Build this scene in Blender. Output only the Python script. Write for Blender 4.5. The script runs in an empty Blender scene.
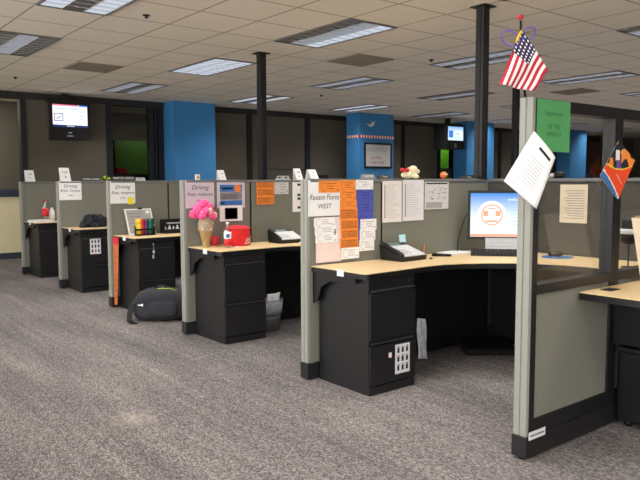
import bpy, bmesh, math, random
from mathutils import Vector, Matrix, noise
random.seed(7)
S = bpy.context.scene
COL = S.collection
PI = math.pi

# ------------------------------------------------------------------ materials
def nmat(name):
    m = bpy.data.materials.new(name); m.use_nodes = True
    nt = m.node_tree; b = nt.nodes['Principled BSDF']
    return m, nt, b

def lin(c):
    def f(v):
        v /= 255.0
        return v/12.92 if v <= 0.04045 else ((v+0.055)/1.055)**2.4
    return (f(c[0]), f(c[1]), f(c[2]), 1)

def mat(name, rgb, rough=0.6, metal=0.0, vary=0.06, scale=12.0, bump=0.0, bscale=200.0, spec=0.4, stretch=None):
    """procedural: base colour gently varied by noise, optional bump"""
    m, nt, b = nmat(name)
    tc = nt.nodes.new('ShaderNodeTexCoord')
    mp = nt.nodes.new('ShaderNodeMapping'); nt.links.new(tc.outputs['Object'], mp.inputs[0])
    if stretch: mp.inputs['Scale'].default_value = stretch
    n = nt.nodes.new('ShaderNodeTexNoise'); n.inputs['Scale'].default_value = scale; n.inputs['Detail'].default_value = 3
    nt.links.new(mp.outputs[0], n.inputs['Vector'])
    r = nt.nodes.new('ShaderNodeValToRGB')
    c = lin(rgb)
    r.color_ramp.elements[0].position = .3; r.color_ramp.elements[1].position = .7
    r.color_ramp.elements[0].color = tuple(min(1, v*(1-vary)) for v in c[:3])+(1,)
    r.color_ramp.elements[1].color = tuple(min(1, v*(1+vary)) for v in c[:3])+(1,)
    nt.links.new(n.outputs['Fac'], r.inputs[0]); nt.links.new(r.outputs[0], b.inputs['Base Color'])
    b.inputs['Roughness'].default_value = rough; b.inputs['Metallic'].default_value = metal
    b.inputs['Specular IOR Level'].default_value = spec
    if bump:
        n2 = nt.nodes.new('ShaderNodeTexNoise'); n2.inputs['Scale'].default_value = bscale
        nt.links.new(tc.outputs['Object'], n2.inputs['Vector'])
        bp = nt.nodes.new('ShaderNodeBump'); bp.inputs['Strength'].default_value = bump; bp.inputs['Distance'].default_value = .003
        nt.links.new(n2.outputs['Fac'], bp.inputs['Height']); nt.links.new(bp.outputs[0], b.inputs['Normal'])
    return m

def emis(name, rgb, strength):
    m, nt, b = nmat(name)
    b.inputs['Base Color'].default_value = (0.02, 0.02, 0.02, 1)
    b.inputs['Emission Color'].default_value = lin(rgb); b.inputs['Emission Strength'].default_value = strength
    b.inputs['Roughness'].default_value = .35
    return m

def glass_mat(name, tint=(1, 1, 1, 1), refl=0.08, alpha=1.0):
    m = bpy.data.materials.new(name); m.use_nodes = True
    nt = m.node_tree; nt.nodes.clear()
    o = nt.nodes.new('ShaderNodeOutputMaterial'); mix = nt.nodes.new('ShaderNodeMixShader')
    t = nt.nodes.new('ShaderNodeBsdfTransparent'); t.inputs[0].default_value = tint
    g = nt.nodes.new('ShaderNodeBsdfGlossy'); g.inputs['Roughness'].default_value = .02
    lw = nt.nodes.new('ShaderNodeFresnel'); lw.inputs['IOR'].default_value = 1.45
    ad = nt.nodes.new('ShaderNodeMath'); ad.operation = 'ADD'; ad.inputs[1].default_value = refl; ad.use_clamp = True
    ge = nt.nodes.new('ShaderNodeNewGeometry'); inv = nt.nodes.new('ShaderNodeMath'); inv.operation = 'SUBTRACT'; inv.inputs[0].default_value = 1
    nt.links.new(ge.outputs['Backfacing'], inv.inputs[1])
    mu = nt.nodes.new('ShaderNodeMath'); mu.operation = 'MULTIPLY'
    nt.links.new(lw.outputs[0], ad.inputs[0]); nt.links.new(ad.outputs[0], mu.inputs[0]); nt.links.new(inv.outputs[0], mu.inputs[1]); nt.links.new(mu.outputs[0], mix.inputs[0])
    nt.links.new(t.outputs[0], mix.inputs[1]); nt.links.new(g.outputs[0], mix.inputs[2]); nt.links.new(mix.outputs[0], o.inputs[0])
    return m

def carpet_mat():
    m, nt, b = nmat('carpet'); L = nt.links.new
    tc = nt.nodes.new('ShaderNodeTexCoord')
    # woven loop rows
    mp = nt.nodes.new('ShaderNodeMapping'); mp.inputs['Scale'].default_value = (1, 1, 1); L(tc.outputs['Object'], mp.inputs[0])
    vo = nt.nodes.new('ShaderNodeTexVoronoi'); vo.inputs['Scale'].default_value = 150; vo.inputs['Randomness'].default_value = .55
    mp.inputs['Scale'].default_value = (1.0, .5, 1); mp.inputs['Rotation'].default_value = (0, 0, .5)
    L(mp.outputs[0], vo.inputs['Vector'])
    sep = nt.nodes.new('ShaderNodeSeparateColor'); L(vo.outputs['Color'], sep.inputs[0])
    r = nt.nodes.new('ShaderNodeValToRGB')
    e = r.color_ramp.elements
    e[0].position = 0; e[0].color = lin((92, 88, 89)); e[1].position = 1; e[1].color = lin((158, 151, 150))
    k = e.new(.5); k.color = lin((121, 116, 116))
    L(sep.outputs[0], r.inputs[0])
    # traffic bands running along the aisle, plus broad blotches
    mp2 = nt.nodes.new('ShaderNodeMapping'); mp2.inputs['Scale'].default_value = (3.0, .45, 1); L(tc.outputs['Object'], mp2.inputs[0])
    n = nt.nodes.new('ShaderNodeTexNoise'); n.inputs['Scale'].default_value = 1.1; n.inputs['Detail'].default_value = 4; L(mp2.outputs[0], n.inputs['Vector'])
    r2 = nt.nodes.new('ShaderNodeValToRGB'); r2.color_ramp.elements[0].position = .32; r2.color_ramp.elements[1].position = .68
    r2.color_ramp.elements[0].color = (.74, .74, .75, 1); r2.color_ramp.elements[1].color = (1.08, 1.07, 1.06, 1)
    L(n.outputs['Fac'], r2.inputs[0])
    mx = nt.nodes.new('ShaderNodeMix'); mx.data_type = 'RGBA'; mx.blend_type = 'MULTIPLY'; mx.inputs['Factor'].default_value = 1
    L(r.outputs[0], mx.inputs['A']); L(r2.outputs[0], mx.inputs['B'])
    # thin worn streaks along the aisle
    mp4 = nt.nodes.new('ShaderNodeMapping'); mp4.inputs['Scale'].default_value = (14, .5, 1); L(tc.outputs['Object'], mp4.inputs[0])
    n4 = nt.nodes.new('ShaderNodeTexNoise'); n4.inputs['Scale'].default_value = 1.6; n4.inputs['Detail'].default_value = 2; L(mp4.outputs[0], n4.inputs['Vector'])
    r4 = nt.nodes.new('ShaderNodeValToRGB'); r4.color_ramp.elements[0].position = .3; r4.color_ramp.elements[0].color = (.88, .88, .88, 1)
    r4.color_ramp.elements[1].position = .75; r4.color_ramp.elements[1].color = (1.14, 1.14, 1.15, 1); L(n4.outputs['Fac'], r4.inputs[0])
    mx4 = nt.nodes.new('ShaderNodeMix'); mx4.data_type = 'RGBA'; mx4.blend_type = 'MULTIPLY'; mx4.inputs['Factor'].default_value = 1
    L(mx.outputs['Result'], mx4.inputs['A']); L(r4.outputs[0], mx4.inputs['B']); mx = mx4
    # a pale spill stain
    vd = nt.nodes.new('ShaderNodeVectorMath'); vd.operation = 'DISTANCE'; vd.inputs[1].default_value = (1.61, 3.84, 0)
    n3 = nt.nodes.new('ShaderNodeTexNoise'); n3.inputs['Scale'].default_value = 9; L(tc.outputs['Object'], n3.inputs['Vector'])
    L(tc.outputs['Object'], vd.inputs[0])
    ad = nt.nodes.new('ShaderNodeMath'); ad.operation = 'MULTIPLY_ADD'; ad.inputs[1].default_value = .42
    L(n3.outputs['Fac'], ad.inputs[0]); L(vd.outputs['Value'], ad.inputs[2])
    r3 = nt.nodes.new('ShaderNodeValToRGB'); r3.color_ramp.elements[0].position = .2; r3.color_ramp.elements[0].color = (.45, .45, .45, 1)
    r3.color_ramp.elements[1].position = .36; r3.color_ramp.elements[1].color = (0, 0, 0, 1)
    L(ad.outputs[0], r3.inputs[0])
    mx2 = nt.nodes.new('ShaderNodeMix'); mx2.data_type = 'RGBA'; mx2.inputs['B'].default_value = lin((196, 184, 170))
    L(r3.outputs[0], mx2.inputs['Factor']); L(mx.outputs['Result'], mx2.inputs['A'])
    L(mx2.outputs['Result'], b.inputs['Base Color'])
    b.inputs['Roughness'].default_value = .95; b.inputs['Specular IOR Level'].default_value = .1
    bp = nt.nodes.new('ShaderNodeBump'); bp.inputs['Strength'].default_value = .6; bp.inputs['Distance'].default_value = .004
    L(vo.outputs['Distance'], bp.inputs['Height']); bp.invert = True; L(bp.outputs[0], b.inputs['Normal'])
    return m

GX, GY, TX, TY = 3.017, 4.86, .612, .63
def ceiling_mat():
    m, nt, b = nmat('ceiling_tiles'); L = nt.links.new
    tc = nt.nodes.new('ShaderNodeTexCoord'); sp = nt.nodes.new('ShaderNodeSeparateXYZ'); L(tc.outputs['Object'], sp.inputs[0])
    def line(out, off, per, w):
        a = nt.nodes.new('ShaderNodeMath'); a.operation = 'SUBTRACT'; L(out, a.inputs[0]); a.inputs[1].default_value = off-50*per
        d = nt.nodes.new('ShaderNodeMath'); d.operation = 'DIVIDE'; L(a.outputs[0], d.inputs[0]); d.inputs[1].default_value = per
        f = nt.nodes.new('ShaderNodeMath'); f.operation = 'FRACT'; L(d.outputs[0], f.inputs[0])
        c = nt.nodes.new('ShaderNodeMath'); c.operation = 'PINGPONG'; c.inputs[1].default_value = .5; L(f.outputs[0], c.inputs[0])
        l = nt.nodes.new('ShaderNodeMath'); l.operation = 'LESS_THAN'; L(c.outputs[0], l.inputs[0]); l.inputs[1].default_value = w/per/2
        return l.outputs[0]
    mxm = nt.nodes.new('ShaderNodeMath'); mxm.operation = 'MAXIMUM'
    L(line(sp.outputs['X'], GX, TX, .018), mxm.inputs[0]); L(line(sp.outputs['Y'], GY, TY, .018), mxm.inputs[1])
    n = nt.nodes.new('ShaderNodeTexNoise'); n.inputs['Scale'].default_value = 55; n.inputs['Detail'].default_value = 4; L(tc.outputs['Object'], n.inputs['Vector'])
    r = nt.nodes.new('ShaderNodeValToRGB'); r.color_ramp.elements[0].position = .35; r.color_ramp.elements[1].position = .65
    r.color_ramp.elements[0].color = lin((240, 231, 215)); r.color_ramp.elements[1].color = lin((249, 241, 226)); L(n.outputs['Fac'], r.inputs[0])
    mx = nt.nodes.new('ShaderNodeMix'); mx.data_type = 'RGBA'; mx.inputs['B'].default_value = lin((172, 162, 146))
    L(mxm.outputs[0], mx.inputs['Factor']); L(r.outputs[0], mx.inputs['A']); L(mx.outputs['Result'], b.inputs['Base Color'])
    b.inputs['Roughness'].default_value = .9
    return m

def screen_mat(name, c0, c1, strength):
    """a lit display showing a smooth two-colour picture background"""
    m, nt, b = nmat(name); L = nt.links.new
    tc = nt.nodes.new('ShaderNodeTexCoord'); sp = nt.nodes.new('ShaderNodeSeparateXYZ'); L(tc.outputs['Generated'], sp.inputs[0])
    r = nt.nodes.new('ShaderNodeValToRGB'); L(sp.outputs['Z'], r.inputs[0])
    r.color_ramp.elements[0].position = .45; r.color_ramp.elements[0].color = lin(c1)
    r.color_ramp.elements[1].position = 1; r.color_ramp.elements[1].color = lin(c0)
    b.inputs['Base Color'].default_value = (.02, .02, .02, 1)
    L(r.outputs[0], b.inputs['Emission Color']); b.inputs['Emission Strength'].default_value = strength
    return m

M = {}
M['carpet'] = carpet_mat(); M['ceil'] = ceiling_mat()
M['fabric'] = mat('panel_fabric', (123, 123, 114), .95, vary=.09, scale=160, bump=.25, bscale=500, spec=.1)
M['fabric_grey'] = mat('spine_fabric', (86, 84, 80), .95, vary=.09, scale=160, bump=.25, bscale=500, spec=.1)
M['capgrey'] = mat('end_cap_metal', (143, 145, 138), .5, vary=.03)
M['capdark'] = mat('top_cap_grey', (112, 114, 114), .35, vary=.03)
M['frame'] = mat('dark_frame', (27, 27, 29), .4, vary=.08)
M['kick'] = mat('kick_plate_black', (30, 30, 32), .5, vary=.1)
M['black'] = mat('black_plastic', (20, 20, 22), .45, vary=.12, scale=30)
M['cab'] = mat('cabinet_black', (27, 27, 29), .42, vary=.1, scale=60, bump=.08, bscale=700)
M['cab2'] = mat('cabinet_lip', (52, 52, 53), .35, vary=.05)
M['wood'] = mat('oak_laminate', (226, 198, 152), .42, vary=.07, scale=14, stretch=(1, 9, 1))
M['wall'] = mat('wall_taupe', (92, 87, 76), .9, vary=.07, scale=90, stretch=(3, 3, .15))
M['walldark'] = mat('wall_mullion', (30, 31, 36), .5, vary=.08)
M['header'] = mat('wall_header', (40, 38, 37), .7, vary=.08)
M['blue'] = mat('column_blue', (58, 126, 182), .75, vary=.03, scale=3)
M['cream'] = mat('wainscot_cream', (226, 214, 178), .7, vary=.03)
M['rail'] = mat('chair_rail_navy', (54, 60, 78), .5, vary=.05)
M['green'] = mat('green_wall', (110, 190, 40), .7, vary=.05)
M['officegreen'] = mat('office_green', (74, 118, 40), .7, vary=.12, scale=2)
M['brown'] = mat('dark_wood_door', (82, 56, 44), .6, vary=.2, scale=6, stretch=(6, 6, .5))
M['white'] = mat('white_paper', (238, 238, 240), .8, vary=.02)
M['pinkish'] = mat('pinkish_paper', (230, 214, 212), .8, vary=.02)
M['whitewarm'] = mat('print_paper_warm', (228, 222, 221), .8, vary=.02)
M['whitecool'] = mat('print_paper_cool', (222, 219, 226), .8, vary=.02)
M['lilac'] = mat('lilac_paper', (206, 196, 208), .8, vary=.02)
M['greypaper'] = mat('grey_print_paper', (205, 203, 206), .8, vary=.06, scale=40)
M['orange'] = mat('orange_paper', (240, 140, 56), .8, vary=.04)
M['bluepaper'] = mat('blue_paper', (76, 86, 176), .8, vary=.04)
M['greenpaper'] = mat('green_paper', (84, 160, 98), .8, vary=.03)
M['yellow'] = mat('yellow_note', (246, 228, 60), .8, vary=.03)
M['sky'] = mat('pale_blue_note', (178, 222, 232), .8, vary=.03)
M['ink'] = mat('ink_black', (34, 34, 44), .7, vary=.05)
M['inkgrey'] = mat('ink_grey', (138, 136, 144), .8, vary=.05)
M['inkorange'] = mat('ink_brown', (136, 72, 24), .8, vary=.05)
M['orangedark'] = mat('orange_print', (204, 118, 48), .8, vary=.08, scale=60)
M['banner'] = mat('banner_orange', (186, 104, 54), .8, vary=.08, scale=25)
M['bannerink'] = mat('banner_ink', (160, 84, 40), .8)
M['flyerred'] = mat('flyer_red_orange', (236, 78, 38), .6, vary=.03)
M['greenink'] = mat('ink_dark_green', (44, 104, 62), .8)
M['inkblue'] = mat('ink_blue', (44, 50, 120), .8, vary=.05)
M['posterblue'] = mat('poster_blue', (58, 112, 178), .6, vary=.04)
M['posterorange'] = mat('poster_orange', (232, 128, 62), .6, vary=.1, scale=90)
M['red'] = mat('red_cloth', (222, 38, 44), .7, vary=.08, scale=20, bump=.2, bscale=60)
M['redplastic'] = mat('red_plastic', (205, 40, 52), .4, vary=.04)
M['darkred'] = mat('flag_red', (186, 34, 58), .8, vary=.05)
M['navy'] = mat('flag_navy', (40, 42, 84), .8, vary=.05)
M['flagwhite'] = mat('flag_white', (240, 234, 232), .8, vary=.02)
M['purple'] = mat('purple_chenille', (116, 88, 190), .9, vary=.1, scale=300, bump=.6)
M['pink'] = mat('pink_petals', (246, 90, 150), .7, vary=.2, scale=40)
M['palepink'] = mat('pale_petals', (242, 196, 190), .7, vary=.1, scale=60)
M['leaf'] = mat('leaf_green', (70, 110, 40), .6, vary=.25, scale=40)
M['ribbon'] = mat('yellow_green_ribbon', (176, 196, 60), .6, vary=.2, scale=60)
M['vase'] = mat('frosted_vase', (170, 158, 132), .25, vary=.2, scale=22)
M['gold'] = mat('vase_gold', (160, 132, 84), .3, vary=.15, scale=30)
M['plush'] = mat('cream_plush', (232, 224, 190), .95, vary=.06, scale=70, bump=.5, bscale=160)
M['screenwhite'] = emis('screen_white', (244, 248, 255), 1.15)
M['metal'] = mat('brushed_metal', (170, 170, 172), .35, metal=.8, vary=.05)
M['silver'] = mat('silver_plastic', (186, 188, 192), .4, vary=.04)
M['keywhite'] = mat('phone_keys', (206, 208, 210), .5, vary=.03)
M['lcd'] = mat('lcd_green_grey', (104, 122, 116), .3, vary=.05)
M['cloth'] = mat('dark_cloth', (40, 42, 52), .95, vary=.3, scale=25, bump=.4, bscale=60)
M['bag'] = mat('backpack_nylon', (38, 40, 47), .75, vary=.2, scale=30, bump=.25, bscale=240)
M['binplastic'] = mat('grey_bin', (92, 92, 98), .5, vary=.05)
M['liner'] = mat('bin_liner', (150, 152, 162), .3, vary=.25, scale=30, bump=.5, bscale=40)
M['folder'] = mat('cream_folder', (226, 212, 190), .75, vary=.05)
M['folderbrown'] = mat('kraft_folder', (172, 138, 106), .75, vary=.12, scale=120, stretch=(40, 1, 1))
M['glass'] = glass_mat('clear_glass', (.92, .92, .91, 1), .012)
M['winglass'] = glass_mat('window_glass', (.8, .82, .8, 1), .02)
M['plastic_clear'] = glass_mat('clear_plastic', (.80, .84, .88, 1), .22)
M['petclear'] = glass_mat('pet_plastic', (.78, .82, .86, 1), .38)
M['bagclear'] = glass_mat('polythene', (.62, .64, .68, 1), .12)
M['cola'] = mat('cola_liquid', (40, 20, 16), .2, vary=.05)
M['lamp'] = emis('fluorescent_lens', (214, 222, 236), .78)
M['lampdim'] = emis('fluorescent_lens_dim', (190, 196, 208), .45)
M['louver'] = mat('louver_grey', (120, 116, 112), .35, metal=.3, vary=.25, scale=30)
M['vent'] = mat('vent_grille', (150, 138, 122), .7, vary=.08, scale=50)
M['tag'] = mat('tag_white', (222, 226, 230), .5, vary=.03)
M['boardwhite'] = mat('whiteboard_face', (198, 200, 200), .3, vary=.03)
M['boardgrey'] = mat('leaning_board_face', (168, 166, 160), .4, vary=.05)
M['teal'] = mat('marker_teal', (30, 150, 130), .4); M['maroon'] = mat('marker_maroon', (150, 30, 70), .4)
M['violet'] = mat('marker_violet', (110, 80, 150), .4); M['markyellow'] = mat('marker_yellow', (240, 206, 40), .4)
M['markgreen'] = mat('marker_green', (20, 110, 70), .4); M['markblue'] = mat('marker_navy', (30, 40, 80), .4)
M['markorange'] = mat('marker_orange', (232, 110, 40), .4); M['marklight'] = mat('marker_light_yellow', (246, 224, 120), .4)
M['sheetblue'] = mat('sheet_blue_backing', (70, 76, 150), .7)

# ------------------------------------------------------------------ mesh helpers
def box(bm, x0, x1, y0, y1, z0, z1, mi=0, bev=0.0):
    r = bmesh.ops.create_cube(bm, size=1)
    vs = r['verts']
    for v in vs:
        v.co = Vector(((x0+x1)/2+v.co.x*(x1-x0), (y0+y1)/2+v.co.y*(y1-y0), (z0+z1)/2+v.co.z*(z1-z0)))
    fs = set(f for v in vs for f in v.link_faces)
    for f in fs: f.material_index = mi
    if bev:
        es = list(set(e for f in fs for e in f.edges))
        rr = bmesh.ops.bevel(bm, geom=es, offset=bev, segments=2, affect='EDGES', profile=.6)
        for f in rr['faces']: f.material_index = mi
    return vs

def prism(bm, pts, axis, a0, a1, mi=0):
    """extrude a closed 2D outline along an axis. axis 'z': pts are (x,y); 'x': (y,z); 'y': (x,z)"""
    def P(p, a):
        return {'z': (p[0], p[1], a), 'x': (a, p[0], p[1]), 'y': (p[0], a, p[1])}[axis]
    A = [bm.verts.new(P(p, a0)) for p in pts]; B = [bm.verts.new(P(p, a1)) for p in pts]
    n = len(pts); fs = [bm.faces.new(A), bm.faces.new(list(reversed(B)))]
    for i in range(n): fs.append(bm.faces.new((A[i], B[i], B[(i+1) % n], A[(i+1) % n])))
    for f in fs: f.material_index = mi
    bmesh.ops.recalc_face_normals(bm, faces=fs)
    return A+B

def cyl(bm, p0, p1, r0, r1=None, n=16, mi=0):
    p0, p1 = Vector(p0), Vector(p1); r1 = r0 if r1 is None else r1
    d = (p1-p0); q = d.normalized().to_track_quat('Z', 'Y')
    A = []; B = []
    for i in range(n):
        a = 2*PI*i/n; o = Vector((math.cos(a), math.sin(a), 0))
        A.append(bm.verts.new(p0+q @ (o*r0))); B.append(bm.verts.new(p1+q @ (o*r1)))
    fs = [bm.faces.new(list(reversed(A))), bm.faces.new(B)]
    for i in range(n):
        f = bm.faces.new((A[i], A[(i+1) % n], B[(i+1) % n], B[i])); f.smooth = True; fs.append(f)
    for f in fs: f.material_index = mi

def tube(bm, pts, r, n=8, mi=0):
    pts = [Vector(p) for p in pts]; rings = []
    for k, p in enumerate(pts):
        d = (pts[min(k+1, len(pts)-1)]-pts[max(k-1, 0)]).normalized(); q = d.to_track_quat('Z', 'Y')
        rings.append([bm.verts.new(p+q @ Vector((math.cos(2*PI*i/n)*r, math.sin(2*PI*i/n)*r, 0))) for i in range(n)])
    for a, b in zip(rings, rings[1:]):
        for i in range(n):
            f = bm.faces.new((a[i], a[(i+1) % n], b[(i+1) % n], b[i])); f.material_index = mi; f.smooth = True
    for rg, fl in ((rings[0], True), (rings[-1], False)):
        f = bm.faces.new(list(reversed(rg)) if fl else rg); f.material_index = mi

def lathe(bm, prof, c=(0, 0, 0), n=24, mi=0, sx=1, sy=1, mis=None):
    c = Vector(c); rings = []
    for r, z in prof:
        rings.append([bm.verts.new(c+Vector((math.cos(2*PI*i/n)*r*sx, math.sin(2*PI*i/n)*r*sy, z))) for i in range(n)])
    for k, (a, b) in enumerate(zip(rings, rings[1:])):
        for i in range(n):
            f = bm.faces.new((a[i], a[(i+1) % n], b[(i+1) % n], b[i])); f.smooth = True
            f.material_index = mis[k] if mis else mi
    for rg, fl in ((rings[0], True), (rings[-1], False)):
        f = bm.faces.new(list(reversed(rg)) if fl else rg); f.material_index = (mis[0] if fl else mis[-1]) if mis else mi

def ball(bm, c, r, sub=2, mi=0, sc=(1, 1, 1), jit=0.0, rot=None):
    rr = bmesh.ops.create_icosphere(bm, subdivisions=sub, radius=1)
    for v in rr['verts']:
        k = 1+jit*noise.noise(v.co*3.1+Vector(c)*9)
        p = Vector((v.co.x*sc[0], v.co.y*sc[1], v.co.z*sc[2]))*r*k
        if rot is not None: p = rot @ p
        v.co = p+Vector(c)
    for f in set(f for v in rr['verts'] for f in v.link_faces): f.material_index = mi; f.smooth = True
    return rr['verts']

def sheet(bm, p00, p10, p11, p01, th=.0012, nu=8, nv=8, mi=0, disp=None, col=None):
    """curved thin sheet through four corners; disp(u,v) pushes along the normal, col(u,v) picks the material"""
    p00, p10, p11, p01 = map(Vector, (p00, p10, p11, p01))
    nrm = (p10-p00).cross(p01-p00).normalized()
    def P(u, v):
        return p00*(1-u)*(1-v)+p10*u*(1-v)+p11*u*v+p01*(1-u)*v+nrm*(disp(u, v) if disp else 0)
    A = [[bm.verts.new(P(i/nu, j/nv)+nrm*th/2) for j in range(nv+1)] for i in range(nu+1)]
    B = [[bm.verts.new(P(i/nu, j/nv)-nrm*th/2) for j in range(nv+1)] for i in range(nu+1)]
    for i in range(nu):
        for j in range(nv):
            k = col((i+.5)/nu, (j+.5)/nv) if col else mi
            f = bm.faces.new((A[i][j], A[i+1][j], A[i+1][j+1], A[i][j+1])); f.material_index = k; f.smooth = bool(disp)
            f = bm.faces.new((B[i][j], B[i][j+1], B[i+1][j+1], B[i+1][j])); f.material_index = k; f.smooth = bool(disp)
    ring = [(i, 0) for i in range(nu)]+[(nu, j) for j in range(nv)]+[(i, nv) for i in range(nu, 0, -1)]+[(0, j) for j in range(nv, 0, -1)]
    for k in range(len(ring)):
        a = ring[k]; b = ring[(k+1) % len(ring)]
        f = bm.faces.new((A[a[0]][a[1]], B[a[0]][a[1]], B[b[0]][b[1]], A[b[0]][b[1]])); f.material_index = mi

def text_polys(s, size, shear=0.0):
    cu = bpy.data.curves.new('t', 'FONT'); cu.body = s; cu.size = size; cu.shear = shear; cu.align_x = 'CENTER'; cu.align_y = 'CENTER'
    cu.resolution_u = 3
    o = bpy.data.objects.new('t', cu); COL.objects.link(o)
    dg = bpy.context.evaluated_depsgraph_get()
    me = bpy.data.meshes.new_from_object(o.evaluated_get(dg))
    V = [v.co.copy() for v in me.vertices]; F = [tuple(p.vertices) for p in me.polygons]
    bpy.data.objects.remove(o); bpy.data.curves.remove(cu); bpy.data.meshes.remove(me)
    return V, F

def add_text(bm, s, size, fn, mi, shear=0.0, wmax=None):
    """lettering as faces; fn maps the flat (x,y) of the text to a 3D point"""
    V, F = text_polys(s, size, shear)
    if not V: return
    if wmax:
        w = max(v.x for v in V)-min(v.x for v in V); k = min(1, wmax/w) if w else 1
        for v in V: v.x *= k
    vs = [bm.verts.new(fn(v.x, v.y)) for v in V]
    for f in F:
        try: bm.faces.new([vs[i] for i in f]).material_index = mi
        except ValueError: pass

# ------------------------------------------------------------------ objects
def tagp(o, label=None, cat=None, group=None, kind=None):
    if label: o['label'] = label
    if cat: o['category'] = cat
    if group: o['group'] = group
    if kind: o['kind'] = kind
    return o

def thing(name, label, cat, loc=(0, 0, 0), group=None, rz=0):
    o = bpy.data.objects.new(name, None); COL.objects.link(o); o.location = loc; o.rotation_euler = (0, 0, rz)
    o.empty_display_size = .1
    return tagp(o, label, cat, group)

def obj(name, bm, mats, parent=None, world=True, loc=None, label=None, cat=None, group=None, kind=None):
    """one mesh object. world=True: the bmesh is in world metres, shifted to the parent's (or loc's) origin"""
    if not isinstance(mats, (list, tuple)): mats = [mats]
    off = Vector((0, 0, 0))
    if world:
        p = parent
        while p is not None: off += Vector(p.location); p = p.parent
        if parent is None and loc is not None: off = Vector(loc)
    if off.length: bmesh.ops.translate(bm, verts=bm.verts, vec=-off)
    me = bpy.data.meshes.new(name); bm.to_mesh(me); bm.free()
    for m in mats: me.materials.append(M[m] if isinstance(m, str) else m)
    o = bpy.data.objects.new(name, me); COL.objects.link(o)
    if parent is not None: o.parent = parent
    elif loc is not None: o.location = loc
    return tagp(o, label, cat, group, kind)

def B(): return bmesh.new()
def bx(*a, **k):
    bm = B(); box(bm, *a, **k); return bm

def dup(root, loc, label=None, group=None, rz=None):
    r = root.copy(); COL.objects.link(r); r.location = loc
    if rz is not None: r.rotation_euler = (0, 0, rz)
    if label: r['label'] = label
    if group: r['group'] = group
    for ch in list(root.children):
        c = ch.copy(); COL.objects.link(c); c.parent = r
        for g in list(ch.children):
            d = g.copy(); COL.objects.link(d); d.parent = c
    return r

def struct(name, bm, mats, parent=None, label=None):
    return obj(name, bm, mats, parent, label=label, kind=None if parent else 'structure')

# ================================================================== SETTING
H = 2.948
XL, XR, YB, YT = -4.0, 24.0, -4.5, 14.4
struct('floor', bx(XL, XR, YB, YT, -.1, 0), 'carpet')
struct('ceiling', bx(XL, XR, YB, YT, H, H+.1), 'ceil')
struct('wall_left', bx(XL-.1, XL, YB, YT, -.1, .7), 'cream')  # gap above is an added, unseen opening for fill light on the ceiling
struct('wall_left.001', bx(XL-.1, XL, 11.5, YT, .7, H+.1), 'cream')
struct('wall_right', bx(XR, XR+.1, YB, YT, -.1, H+.1), 'wall')
# back wall : taupe panels between dark mullions, on y = 12.1
WY = 12.12
def wallseg(name, x0, x1, z0=0, z1=H, m='wall', y0=WY, y1=WY+.12): return struct(name, bx(x0, x1, y0, y1, z0, z1), m)
wallseg('wall_back', 3.28, 4.70)
wallseg('wall_back.001', 6.70, 13.0)
wallseg('wall_back.002', 14.2, 20.8)
wallseg('wall_back.003', 21.9, XR)
wallseg('wall_back.004', 4.70, 5.80, 0, 1.05)
wallseg('wall_back.005', 5.78, 6.72)
wallseg('wall_back.006', 13.0, 13.7)
wallseg('wall_back.007', 13.7, 14.2, 0, 1.78)
# recessed alcove at the far left, cream wainscot under a navy rail
struct('wall_alcove', bx(XL, 4.2, 13.6, 13.72, 1.30, H), 'wall')
struct('wall_alcove.001', bx(XL, 4.2, 13.6, 13.72, 0, 1.18), 'cream')
struct('trim_1', bx(XL, 4.2, 13.57, 13.72, 1.17, 1.31), 'rail')
struct('baseboard_alcove', bx(XL, 4.2, 13.58, 13.6, 0, .12), 'rail')
struct('wall_alcove.002', bx(4.2, 4.3, 12.24, 14.3, 0, H), 'wall')
struct('wall_rear', bx(XL, XR, YT, YT+.1, -.1, H+.1), 'wall')
# dark header band and mullions
for i, (x0, x1) in enumerate(((XL, 5.82), (6.70, 11.2), (11.2, 13.8), (14.1, 18.3))):
    struct('trim_%d' % (i+2), bx(x0, x1, WY-.05, WY+.12, H-.11, H), 'header')
k = 6
for x0, x1 in ((3.215, 3.30), (4.69, 4.79), (5.53, 5.60), (5.62, 5.67), (5.70, 5.80), (7.70, 7.81), (9.22, 9.35), (12.26, 12.36), (13.60, 13.70), (14.20, 14.26), (16.2, 16.3), (20.0, 20.1)):
    struct('trim_%d' % k, bx(x0, x1, WY-.035, WY+.12, 0, H-.11), 'walldark'); k += 1
# lower sill line on the panel right of the power pole
struct('trim_%d' % k, bx(8.15, 9.22, WY-.012, WY, 1.70, 1.715), 'walldark'); k += 1
# baseboards
struct('baseboard_back', bx(3.30, 5.8, WY-.02, WY, 0, .11), 'rail')
# windows into the rooms behind
struct('window_1', bx(4.79, 5.53, WY+.04, WY+.05, 1.05, H-.11), 'winglass')
struct('trim_%d' % k, bx(4.79, 5.53, WY-.02, WY+.10, 1.03, 1.08), 'walldark'); k += 1
struct('window_2', bx(13.70, 14.2, WY+.04, WY+.05, 1.78, H-.11), 'winglass')
struct('wall_office', bx(5.42, 6.7, 13.55, 13.65, 0, 2.30), 'officegreen')
struct('wall_office.001', bx(13.7, 16.4, 12.9, 13.0, 0, H), 'green')
bm = B(); box(bm, 5.0, 6.1, 12.9, 13.2, 0, 1.60, 0, .01)
obj('storage_cabinet', bm, 'walldark', label='dark low cabinet standing behind the left office window', cat='cabinet', loc=(5.55, 13.05, 0))
bm = B(); box(bm, 5.22, 5.42, 12.95, 13.1, 1.6005, 1.72, 0, .01)
obj('red_box', bm, 'redplastic', label='small red box inside the left office window', cat='box', loc=(5.3, 13.0, 1.6))
# brown doors far right, seen through the glass
struct('door_1', bx(20.8, 21.9, WY, WY+.08, 0, 2.75), 'brown')
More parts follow.
